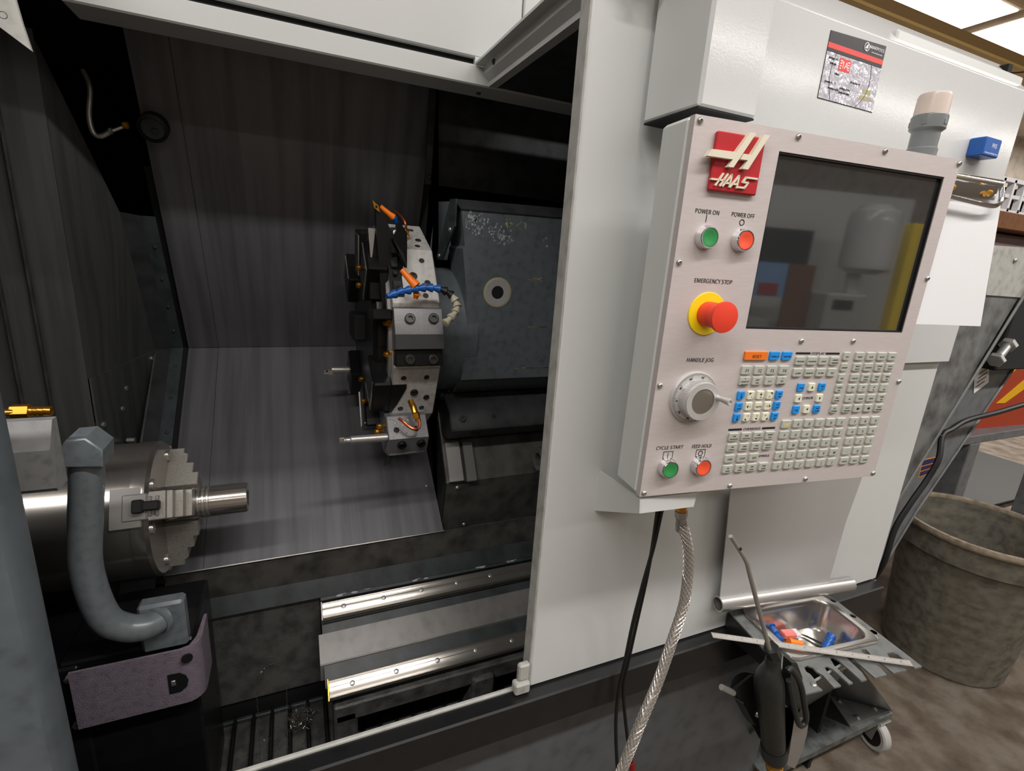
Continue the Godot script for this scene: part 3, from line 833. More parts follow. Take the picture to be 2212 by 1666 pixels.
	for q in balls:
		b = MB.new(); b.t = ax(V(q[0], q[1], q[2]), V(-1, 0.1, 0.4))
		b.lathe([[0.0, -0.012], [0.004, -0.012], [0.004, -0.004], [0.0062, -0.001], [0.0072, 0.003], [0.0055, 0.0085], [0.0025, 0.010], [0.0, 0.010]], 14)
		put(o, "ball_nozzle", b, M.brass)
	# hub and black holders on the left face
	b = MB.new(); b.span(V(0.135, TC.y - 0.022, TC.z - 0.045), V(0.170, TC.y + 0.045, TC.z + 0.045), 0.004); b.span(V(0.168, TC.y - 0.01, TC.z - 0.03), V(0.198, TC.y + 0.035, TC.z + 0.05), 0.004); put(o, "hub_block", b, M.black_rubber)
	b = MB.new(); b.t = ax(V(0, TC.y, TC.z), V(1, 0, 0)); b.lathe([[0.225, 0.1975], [0.228, 0.191], [0.246, 0.191], [0.250, 0.1975]], 60); put(o, "face_ring", b, M.satin_steel, 30)
	var hol := [[1.4, 0.215, 0.150, "upper front"], [-1.1, 0.215, 0.155, "lower front"], [-2.3, 0.21, 0.15, "lower"], [-4.6, 0.20, 0.14, "rear lower"], [4.5, 0.20, 0.14, "rear upper"], [2.6, 0.2, 0.15, "top"]]
	for i in hol.size():
		var q: Array = hol[i]
		var a: float = deg_to_rad(6.674 + 30.0 * q[0])
		var rr := V(0, sin(a), cos(a))
		b = MB.new(); b.t = fr(V(0, TC.y, TC.z) + rr * q[1], V(1, 0, 0), V(0, cos(a), -sin(a)))
		b.span(V(q[2], -0.045, -0.055), V(0.198, 0.045, 0.055), 0.004)
		var t := put(o, "face_holder", b, M.black_steel)
		b = MB.new(); b.t = fr(V(0, TC.y, TC.z) + rr * q[1], V(1, 0, 0), V(0, cos(a), -sin(a)))
		b.span(V(q[2] - 0.002, -0.043, 0.045), V(q[2] + 0.001, 0.043, 0.0465)); b.span(V(q[2] - 0.002, -0.043, -0.05), V(q[2] + 0.001, -0.041, 0.046))
		put(t, "ground_edge", b, M.bright_steel)
	b = MB.new(); b.span(V(0.172, 1.224, -1.31), V(0.226, 1.250, -1.29), 0.002); b.span(V(0.188, 1.12, -1.27), V(0.1965, 1.35, -1.25), 0.002); put(o, "steel_key", b, M.bright_steel)
	b = MB.new(); b.slab([V(0.183, 1.032, -1.235), V(0.194, 1.032, -1.235), V(0.190, 1.124, -1.235), V(0.179, 1.124, -1.235)], 0.01); b.slab([V(0.197, 1.03, -1.23), V(0.207, 1.03, -1.23), V(0.200, 1.11, -1.23), V(0.193, 1.11, -1.23)], 0.01); put(o, "steel_strip", b, M.satin_steel)
	# long turning tool with insert, upper left
	var t1 := thing("turning_tool", "long black turning tool with diamond shaped insert, upper left on the turret", "cutting tool", V(0.185, 1.31, -1.18))
	b = MB.new()
	b.slab([V(0.186, 1.31, -1.165), V(0.206, 1.31, -1.165), V(0.206, 1.50, -1.165), V(0.186, 1.545, -1.165), V(0.171, 1.565, -1.165), V(0.172, 1.50, -1.165)], 0.028)
	b.slab([V(0.160, 1.355, -1.185), V(0.186, 1.355, -1.185), V(0.178, 1.512, -1.185), V(0.160, 1.512, -1.185)], 0.04)
	put(t1, "shank", b, M.black_steel)
	b = MB.new(); b.slab([V(0.2015, 1.49, -1.16), V(0.225, 1.46, -1.16), V(0.232, 1.43, -1.16), V(0.24, 1.505, -1.20), V(0.223, 1.53, -1.20)], 0.03); b.box(V(0.213, 1.485, -1.17), V(0.03, 0.06, 0.02), 0.006); put(t1, "clamp_head", b, M.black_rubber)
	b = MB.new(); screw(b, ax(V(0.212, 1.503, -1.158), V(0.2, 0.2, 1)), 0.007, 0.003); put(t1, "clamp_screw", b, M.bright_steel)
	b = MB.new(); b.slab([V(0.163, 1.567, -1.160), V(0.1665, 1.552, -1.160), V(0.1785, 1.543, -1.160), V(0.1755, 1.557, -1.160)], 0.005); put(t1, "insert", b, M.brass)
	b = MB.new(); b.t = ax(V(0.171, 1.5545, -1.160), V(0, 0, 1)); b.lathe([[0.0, 0.0], [0.0028, 0.0], [0.0028, 0.0006], [0.0, 0.0006]], 10); b.t = Transform3D(); put(t1, "insert_screw", b, M.black_steel)
	b = MB.new(); b.slab([V(0.156, 1.51, -1.18), V(0.162, 1.43, -1.18), V(0.172, 1.51, -1.18)], 0.005); put(t1, "shim_plate", b, M.satin_steel)
	b = MB.new(); cone_nozzle(b, V(0.2135, 1.5365, -1.19), V(0.1835, 1.557, -1.19), 0.0075, 0.0055); put(t1, "orange_nozzle", b, M.orange_plastic)
	loc_line(t1, [V(0.2235, 1.520, -1.195), V(0.2135, 1.5365, -1.19)], [M.blue_plastic], 0.0075)
	# coolant hose on the upper front facet
	var f1 := facet(1)
	var ch := thing("coolant_hose", "segmented blue, black and bone coolant hose with orange nozzle across the turret", "hose", f1.origin)
	var P := [[-72, -84], [-55, -77], [-40, -71], [-24, -67], [-8, -63], [9, -60], [26, -60], [42, -62], [56, -68], [67, -77], [74, -90], [76, -105], [69, -119], [56, -133], [42, -146]]
	var pw := []
	for q in P: pw.append(f1 * V(q[0] * 0.001, q[1] * 0.001, 0.048 if q[1] > -90 else 0.046))
	var ms := []
	for i in 14: ms.append(M.blue_plastic if i < 7 else M.cable_black if i < 9 else M.bone_plastic)
	loc_line(ch, pw, ms, 0.0098)
	b = MB.new(); cone_nozzle(b, f1 * V(-0.010, -0.060, 0.052), f1 * V(-0.038, -0.024, 0.056), 0.0105, 0.006); put(ch, "orange_nozzle", b, M.orange_plastic)
	b = MB.new(); cone_nozzle(b, f1 * V(-0.008, -0.070, 0.040), f1 * V(-0.010, -0.076, 0.030), 0.008, 0.005); put(ch, "orange_nozzle", b, M.orange_plastic)
	# brass and copper on the top facet
	var f2 := facet(2)
	var ct := thing("coolant_pipe", "thin bent copper pipe in a brass fitting on the turret's top facet", "pipe", f2.origin)
	b = MB.new(); hexa(b, f2 * Transform3D(Basis(), V(-0.001, -0.014, 0)), 0.0105, 0.0, 0.012); b.t = f2 * Transform3D(Basis(), V(-0.001, -0.014, 0)); b.lathe([[0.0085, 0.012], [0.0085, 0.024], [0.0, 0.024]], 16); put(ct, "brass_fitting", b, M.brass)
	b = MB.new(); b.tube(smooth([f2 * V(-0.001, -0.014, 0.020), f2 * V(-0.001, -0.008, 0.034), f2 * V(-0.006, 0.006, 0.042), f2 * V(-0.014, 0.026, 0.046), f2 * V(-0.02, 0.04, 0.046)], 5), 0.0028, 8); put(ct, "copper_pipe", b, M.copper)
	# brass elbow and copper on the lower facet, boring bar block beneath
	var cl := thing("coolant_pipe", "hooked copper pipe below a brass elbow on the turret's lower facet", "pipe", facet(-1).origin)
	b = MB.new()
	b.tube([V(0.240, 1.128, -1.11), V(0.243, 1.119, -1.092), V(0.2455, 1.107, -1.084)], 0.0075, 12)
	hexa(b, ax(V(0.2455, 1.108, -1.084), V(0.03, -0.1, 0.02)), 0.0085, 0.0, 0.013); b.t = ax(V(0.249, 1.097, -1.082), V(0.03, -0.1, 0.02)); b.lathe([[0.007, 0.0], [0.007, 0.010], [0.0, 0.010]], 14); b.t = Transform3D()
	put(cl, "brass_elbow", b, M.brass)
	b = MB.new(); b.tube(smooth([V(0.252, 1.094, -1.078), V(0.253, 1.084, -1.070), V(0.249, 1.076, -1.066), V(0.238, 1.076, -1.064), V(0.228, 1.081, -1.068), V(0.218, 1.090, -1.074), V(0.208, 1.097, -1.084)], 5), 0.0036, 9); put(cl, "copper_pipe", b, M.copper)
	var bb := thing("boring_block", "wet grey steel boring bar block at the bottom of the turret", "tool block", V(0.233, 1.0, -1.13))
	b = MB.new(); b.t = Transform3D(Basis(V(0, 0, 1), V(0, 1, 0), V(-1, 0, 0)), Vector3.ZERO)
	b.prism(PackedVector2Array([Vector2(-1.125, 1.088), Vector2(-1.085, 1.046), Vector2(-1.105, 0.998), Vector2(-1.16, 0.985), Vector2(-1.24, 1.02), Vector2(-1.22, 1.09)]), -0.279, -0.186, 0.002)
	b.t = Transform3D(); put(bb, "block", b, M.holder_steel)
	studs(bb, "bolt_hole", [ax(V(0.206, 1.063, -1.0995), V(0, 0.7, 0.71)), ax(V(0.252, 1.063, -1.0995), V(0, 0.7, 0.71))], hole_m, M.black_steel)
	for x in [0.217, 0.262]:
		b = MB.new(); screw(b, ax(V(x, 1.030, -1.092), V(0, -0.385, 0.92)), 0.0105, 0.008); put(bb, "cap_screw", b, M.black_steel)
	b = MB.new()
	for i in 26:
		var u := rng.randf(); var w := rng.randf()
		b.t = ax(V(0.193 + 0.05 * u, 1.05 + 0.034 * w, -1.0885 - 0.0325 * w), V(0, 0.7, 0.71)); b.lathe([[0.0015 + 0.0012 * rng.randf(), 0.0], [0.0011, 0.0009], [0.0, 0.0012]], 7)
	b.t = Transform3D()
	var wd := put(bb, "coolant_drops", b, M.bright_steel); wd.set_meta("kind", "stuff")
	b = MB.new(); b.slab([V(0.19, 0.99, -1.12), V(0.28, 0.99, -1.12), V(0.272, 1.002, -1.10), V(0.19, 1.0, -1.10)], 0.004); b.slab([V(0.180, 0.966, -1.12), V(0.192, 0.975, -1.11), V(0.200, 1.03, -1.10), V(0.188, 1.03, -1.10)], 0.004); put(bb, "drip_lip", b, M.gun_grey)
	b = MB.new(); b.t = ax(V(0, 1.045, -1.105), V(-1, 0, 0))
	b.lathe([[0.0, -0.19], [0.0095, -0.19], [0.0095, -0.105], [0.007, -0.103], [0.0065, -0.094], [0.008, -0.092], [0.008, -0.080], [0.0, -0.080]], 20)
	b.t = Transform3D()
	var bar := single("boring_bar", "round steel boring bar sticking out left from the wet lower block", "cutting tool", b, M.satin_steel)
	b = MB.new(); b.span(V(0.079, 1.047, -1.102), V(0.090, 1.056, -1.094), 0.001); put(bar, "insert", b, M.bright_steel)
	b = MB.new(); b.t = ax(V(0, 1.045, -1.105), V(-1, 0, 0)); b.lathe([[0.0, -0.197], [0.0125, -0.197], [0.0125, -0.186], [0.0, -0.184]], 20); b.t = Transform3D(); put(bar, "bush", b, M.black_steel)
	# shank tool and drill at the rear of the disc
	b = MB.new(); b.tube([V(0.155, 1.112, -1.50), V(0.092, 1.112, -1.50)], 0.0115, 14); b.slab([V(0.094, 1.101, -1.489), V(0.096, 1.112, -1.489), V(0.082, 1.117, -1.489), V(0.070, 1.108, -1.489), V(0.070, 1.104, -1.489)], 0.008)
	var s2 := single("boring_shank", "flat tipped steel boring tool pointing left at the turret's rear lower station", "cutting tool", b, M.satin_steel)
	b = MB.new(); b.box(V(0.076, 1.1125, -1.492), V(0.013, 0.006, 0.006), 0.001); put(s2, "insert", b, M.bright_steel)
	b = MB.new(); b.tube([V(0.185, 1.391, -1.53), V(0.168, 1.391, -1.53)], 0.009, 14); b.tube([V(0.169, 1.391, -1.53), V(0.156, 1.391, -1.53), V(0.1515, 1.391, -1.53)], [0.0038, 0.0034, 0.0005], 8)
	single("drill", "small bright twist drill in a black holder at the turret's rear upper station", "cutting tool", b, M.bright_steel)

func carriage() -> void:
	var o := thing("carriage", "dark grey painted carriage box with chipped paint behind the turret", "machine carriage", V(0.7, 0.98, -1.3))
	var b := MB.new()
	b.prism(PackedVector2Array([Vector2(0.374, 1.570), Vector2(0.386, 1.487), Vector2(0.381, 1.480), Vector2(0.394, 1.385), Vector2(0.400, 1.30), Vector2(0.398, 1.20), Vector2(0.39, 1.15), Vector2(1.3, 1.15), Vector2(1.3, 1.58)]), -1.32, -1.20)
	b.t = Transform3D(Basis(V(0, 0, 1), V(0, 1, 0), V(-1, 0, 0)), Vector3.ZERO)
	b.prism(PackedVector2Array([Vector2(-1.2005, 1.19), Vector2(-1.203, 1.165), Vector2(-1.222, 1.13), Vector2(-1.26, 1.10), Vector2(-1.33, 1.085), Vector2(-1.45, 1.085), Vector2(-1.45, 1.19)]), -1.3, -0.392)
	b.t = Transform3D()
	put(o, "box", b, M.box_paint)
	b = MB.new(); b.t = ax(V(0, TC.y, TC.z), V(1, 0, 0)); b.lathe([[0.0, 0.312], [0.168, 0.312], [0.173, 0.318], [0.173, 0.43], [0.0, 0.43]], 56); put(o, "hub_drum", b, M.box_paint, 30)
	b = MB.new(); b.slab([V(0.362, 1.594, -1.225), V(0.362, 1.590, -1.199), V(0.374, 1.572, -1.196), V(1.3, 1.584, -1.196), V(1.3, 1.612, -1.225)], 0.004); put(o, "lid", b, M.dull_panel)
	b = MB.new(); b.slab([V(0.362, 1.594, -1.245), V(0.362, 1.447, -1.364), V(0.362, 1.447, -1.308), V(0.362, 1.53, -1.20), V(0.362, 1.592, -1.197)], -0.004); put(o, "side_flange", b, M.flange_panel)
	studs(o, "screw", [ax(V(0.358, 1.523, -1.235), V(-1, 0, 0)), ax(V(0.358, 1.458, -1.33), V(-1, 0, 0))], dome_mesh(0.006, 0.004), M.zinc)
	b = MB.new(); b.slab([V(0.352, 1.446, -1.42), V(0.40, 1.446, -1.40), V(0.425, 1.562, -1.40), V(0.415, 1.604, -1.40), V(0.364, 1.597, -1.40)], 0.004); put(o, "rear_cover", b, M.jamb_paint)
	# round port with worn edge
	b = MB.new(); b.t = ax(V(0.478, 1.378, -1.2), V(0, 0, 1)); b.lathe([[0.038, 0.0], [0.038, 0.0012], [0.0345, 0.0016]], 40); put(o, "chipped_rim", b, M.chip_buff)
	b = MB.new(); b.t = ax(V(0.478, 1.378, -1.2), V(0, 0, 1)); b.lathe([[0.035, 0.0016], [0.033, 0.0022], [0.016, 0.0006]], 40); put(o, "port_cone", b, M.sheet_steel)
	b = MB.new(); b.t = ax(V(0.478, 1.378, -1.2), V(0, 0, 1)); b.lathe([[0.0165, 0.0008], [0.0, 0.0008]], 24); put(o, "port_hole", b, M.void)
	# chipped paint
	for grp in [["chip_pale", [[0.412, 1.540, 0.030, 0.026, 70], [0.455, 1.532, 0.020, 0.016, 22], [0.488, 1.520, 0.030, 0.022, 34], [0.503, 1.507, 0.006, 0.010, 10], [0.463, 1.505, 0.004, 0.004, 3], [0.60, 1.51, 0.008, 0.014, 4]]], ["chip_buff", [[0.497, 1.548, 0.018, 0.010, 10], [0.530, 1.545, 0.016, 0.008, 8], [0.585, 1.414, 0.022, 0.005, 44], [0.625, 1.2895, 0.060, 0.0008, 40], [0.60, 1.177, 0.055, 0.0010, 36]]]]:
		b = MB.new()
		for c in grp[1]:
			for i in c[4]:
				var x: float = c[0] + c[2] * clampf(rng.randfn(0, 0.5), -1, 1); var y: float = c[1] + c[3] * clampf(rng.randfn(0, 0.5), -1, 1)
				var r: float = 0.0012 + 0.0028 * rng.randf() * rng.randf()
				if c[3] < 0.006: r *= 0.6
				var q := []
				var n := 6
				for k in n:
					var a := TAU * k / n
					q.append(V(x + cos(a) * r * rng.randf_range(0.5, 1.3), y + sin(a) * r * rng.randf_range(0.7, 1.9), -1.1996))
				if absf(c[3]) < 0.002:
					q = [V(x - 0.006, y - 0.0007, -1.1996), V(x + 0.006, y - 0.0004, -1.1996), V(x + 0.007, y + 0.0005, -1.1996), V(x - 0.005, y + 0.0007, -1.1996)]
				b.slab(q, 0.0006)
		var s := put(o, "paint_chips", b, M[grp[0]]); s.set_meta("kind", "stuff")
	# saddle under the box
	b = MB.new(); b.t = Transform3D(Basis(V(0, 0, 1), V(0, 1, 0), V(-1, 0, 0)), Vector3.ZERO)
	b.prism(PackedVector2Array([Vector2(-1.50, 1.12), Vector2(-1.30, 1.10), Vector2(-1.215, 1.060), Vector2(-1.190, 1.020), Vector2(-1.190, 1.012), Vector2(-1.235, 0.975), Vector2(-1.50, 0.975)]), -1.3, -0.366, 0.003)
	b.t = Transform3D(); put(o, "saddle", b, M.dull_panel)
	studs(o, "saddle_screw", [ax(V(0.400, 1.041, -1.203), V(0, 0.5, 0.86))], screw_mesh(0.009, 0.005), M.socket_steel)
	studs(o, "saddle_screw", [ax(V(0.489, 1.043, -1.204), V(0, 0.5, 0.86)), ax(V(0.43, 0.998, -1.206), V(0, -0.5, 0.86)), ax(V(0.45, 0.99, -1.214), V(0, -0.5, 0.86))], screw_mesh(0.006, 0.004), M.socket_steel)
	b = MB.new()
	for q in [[0.335, 1.10, 0.010], [0.352, 1.085, 0.012], [0.372, 1.10, 0.011], [0.388, 1.086, 0.010], [0.405, 1.10, 0.012]]:
		hexa(b, ax(V(q[0], q[1], -1.30), V(0.5, 0, 0.8)), q[2], 0.0, 0.03)
	b.tube([V(0.31, 1.105, -1.28), V(0.345, 1.105, -1.28)], 0.003, 6)
	put(o, "fittings", b, M.gun_grey)
	b = MB.new(); b.t = ax(V(0, 0.934, -1.13), V(1, 0, 0))
	b.lathe([[0.0, 0.63], [0.018, 0.63], [0.018, 0.599], [0.031, 0.597], [0.034, 0.600], [0.034, 1.2], [0.0, 1.2]], 32)
	b.t = Transform3D()
	single("tailstock_quill", "round hollow steel quill poking out from behind the white door", "quill", b, M.oily_panel)
	for m in []: pass

func bed() -> void:
	var o := thing("lathe_bed", "dark grey cast lathe bed below the work area", "machine bed", V(0, 0.3, -1.1))
	var BY := func(z: float) -> float: return 0.571 - 0.75 * (z + 1.15)
	var b := MB.new()
	b.slab([V(-0.9, 0.347, -1.158), V(0.028, 0.350, -1.158), V(0.028, 0.60, -1.192), V(-0.9, 0.60, -1.192)], 0.03)
	put(o, "casting_left", b, M.bed_cast)
	b = MB.new(); b.slab([V(-0.9, 0.592, -1.177), V(1.3, 0.592, -1.177), V(1.3, 0.640, -1.205), V(-0.9, 0.640, -1.205)], 0.01); put(o, "upper_slope", b, M.bed_paint)
	b = MB.new()
	b.slab([V(0.030, BY.call(-1.172) - 0.002, -1.172), V(0.030, BY.call(-1.19) - 0.002, -1.19), V(1.3, BY.call(-1.19) - 0.002, -1.19), V(1.3, BY.call(-1.172) - 0.002, -1.172)], -0.02)
	b.slab([V(0.030, BY.call(-1.03) - 0.035, -1.03), V(1.3, BY.call(-1.03) - 0.035, -1.03), V(1.3, BY.call(-1.19) - 0.03, -1.19), V(0.030, BY.call(-1.19) - 0.03, -1.19)], 0.03)
	put(o, "casting_right", b, M.bed_paint)
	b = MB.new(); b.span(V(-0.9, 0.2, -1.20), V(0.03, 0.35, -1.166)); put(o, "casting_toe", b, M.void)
	b = MB.new()
	for q in [[0.080, 0.010, 4], [0.112, 0.006, 2], [0.145, 0.008, 3], [0.285, 0.030, 6], [0.46, 0.02, 9], [0.56, 0.014, 7]]:
		for i in q[2]:
			var x: float = q[0] + rng.randfn(0, q[1] * 0.5); var z := -1.181 + rng.randf() * 0.006
			var y: float = BY.call(z)
			var r := 0.002 + 0.004 * rng.randf()
			var pl := []
			for k in 7:
				var a := TAU * k / 7
				pl.append(V(x + cos(a) * r * 1.8, y - 0.0015 - sin(a) * r * 0.3, z + sin(a) * r * 0.5))
			pl.reverse(); b.slab(pl, 0.001)
	var st := put(o, "dried_drips", b, M.chip_pale); st.set_meta("kind", "stuff")
	# casting under the lower rail with window openings
	b = MB.new()
	b.span(V(0.044, 0.405, -1.05), V(1.3, 0.452, -0.962), 0.004); b.span(V(0.044, 0.2, -1.05), V(0.096, 0.43, -0.962), 0.006); b.span(V(0.375, 0.2, -1.05), V(0.435, 0.43, -0.950), 0.006); b.span(V(0.74, 0.2, -1.05), V(0.80, 0.43, -0.950), 0.006)
	put(o, "window_casting", b, M.bed_cast)
	# linear guides
	for g in [[0.033, 0.566, -1.15, "upper", "lower edge of the painted slope"], [0.036, 0.484, -0.985, "lower", "casting with window openings"]]:
		b = MB.new()
		b.t = Transform3D(Basis(V(0, -0.6, 0.8), V(0, 0.8, 0.6), V(-1, 0, 0)), V(0, g[1], g[2]))
		b.prism(PackedVector2Array([Vector2(-0.02, -0.02), Vector2(0.022, -0.02), Vector2(0.022, -0.006), Vector2(0.016, -0.001), Vector2(0.016, 0.003), Vector2(0.022, 0.007), Vector2(0.022, 0.013), Vector2(0.018, 0.018), Vector2(0.010, 0.020), Vector2(-0.002, 0.020), Vector2(-0.004, 0.017), Vector2(-0.012, 0.017), Vector2(-0.018, 0.019), Vector2(-0.02, 0.013)]), -1.25, -g[0])
		b.t = Transform3D()
		var r := single("linear_guide", "bright ground steel %s guide rail on the %s" % [g[3], g[4]], "guide rail", b, M.rail_steel, "linear guides", 20)
		var rs := []
		for k in 5: rs.append(ax(V(g[0] + 0.05 + k * 0.1, g[1] + 0.0165, g[2] + 0.0115), V(0, 0.8, 0.6)))
		studs(r, "rail_screw", rs, dome_mesh(0.006, 0.0015), M.satin_steel)
		b = MB.new(); b.t = Transform3D(Basis(V(0, -0.6, 0.8), V(0, 0.8, 0.6), V(-1, 0, 0)), V(0, g[1], g[2])); b.span(V(-0.022, -0.022, -g[0]), V(0.024, 0.021, -g[0] + 0.004), 0.001); b.t = Transform3D(); put(r, "end_cap", b, M.brass if g[3] == "lower" else M.satin_steel)
	b = MB.new()
	b.slab([V(0.021, 0.481, -1.07), V(1.25, 0.481, -1.07), V(1.25, 0.522, -1.126), V(0.021, 0.522, -1.126)], 0.003)
	b.slab([V(0.021, 0.436, -1.068), V(1.25, 0.436, -1.068), V(1.25, 0.480, -1.069), V(0.021, 0.480, -1.069)], 0.003)
	var cov := single("way_cover", "smooth grey sheet steel cover strip between the two guide rails", "cover", b, M.cover_steel)
	b = MB.new(); b.tube([V(0.021, 0.4805, -1.0695), V(1.25, 0.4805, -1.0695)], 0.0016, 6); put(cov, "bright_edge", b, M.bright_steel)
	# chip grate
	var gr := thing("chip_grate", "dark chip pan with a row of black bars at the bottom of the machine", "grate", V(0, 0.28, -1.0))
	b = MB.new(); b.span(V(-0.9, 0.27, -1.2), V(1.3, 0.288, -0.72)); put(gr, "pan_floor", b, M.bed_cast)
	var bm: ArrayMesh
	b = MB.new(); b.tube([V(0, 0, -0.185), V(0, 0, 0.28)], 0.0052, 8); bm = b.mesh()
	for k in 36:
		place(gr, "bar", bm, M.black_paint, Transform3D(Basis(), V(-0.432 + 0.042 * k, 0.0165, 0.0)))
	b = MB.new(); b.span(V(-0.9, 0.288, -1.16), V(0.03, 0.300, -1.15), 0.002); put(gr, "rail", b, M.bed_paint)
	# swarf
	b = MB.new()
	for i in 90:
		var c := V(-0.028 + rng.randfn(0, 0.016), 0.312 + absf(rng.randfn(0, 0.011)), -1.09 + rng.randfn(0, 0.014))
		var q := []
		var d := V(rng.randfn(), rng.randfn() * 0.5, rng.randfn()).normalized(); var e := d.cross(V(rng.randfn(), 1, rng.randfn())).normalized()
		for k in 7: q.append(c + d * (cos(k * 1.0) * 0.007) + e * (sin(k * 1.0) * 0.007) + V(0, k * 0.0006, 0))
		b.tube(q, 0.00055, 3, false)
	for i in 150:
		var c := V(-0.10 + rng.randfn(0, 0.06), 0.2885 + rng.randf() * 0.012, -1.06 + rng.randfn(0, 0.05))
		var d := V(rng.randfn(), rng.randf() * 0.5, rng.randfn()).normalized() * (0.002 + 0.006 * rng.randf())
		b.tube([c, c + d * 0.5 + V(0, 0.001, 0), c + d], 0.0005, 3, false)
	var sw := single("swarf", "tangled nest and scattered curls of bright metal swarf on the grate", "swarf", b, M.swarf)
	sw.set_meta("kind", "stuff")
	b = MB.new()
	var arch := smooth([V(-0.118, 0.30, -1.02), V(-0.114, 0.40, -1.01), V(-0.110, 0.511, -1.0), V(-0.098, 0.568, -1.0), V(-0.076, 0.582, -1.0), V(-0.055, 0.556, -1.0), V(-0.052, 0.491, -1.0), V(-0.056, 0.40, -1.01), V(-0.058, 0.30, -1.02)], 14)
	for i in arch.size(): arch[i] += V(sin(i * 2.1), cos(i * 1.7), sin(i * 1.3)) * 0.0012
	b.tube(arch, 0.0006, 4)
	single("wire_chip", "long thin arched wire of metal swarf standing on the grate", "swarf", b, M.swarf)

func mm(x: float, y: float, z: float) -> Vector3: return Vector3(x, y, z) * 0.001

func rrect(w: float, h: float, r: float, cut := 0.0) -> PackedVector2Array:   # rounded rectangle, lower right corner cut
	var p := PackedVector2Array()
	for c in [[1, 1, 0.0], [-1, 1, PI / 2], [-1, -1, PI], [1, -1, PI * 1.5]]:
		if c[0] == 1 and c[1] == -1 and cut > 0.0:
			p.append(Vector2(w / 2 - cut, -h / 2)); p.append(Vector2(w / 2, -h / 2 + cut))
			continue
		for k in 4:
			var a: float = c[2] + PI / 2 * k / 3.0
			p.append(Vector2(c[0] * (w / 2 - r) + cos(a) * r, c[1] * (h / 2 - r) + sin(a) * r))
	return p

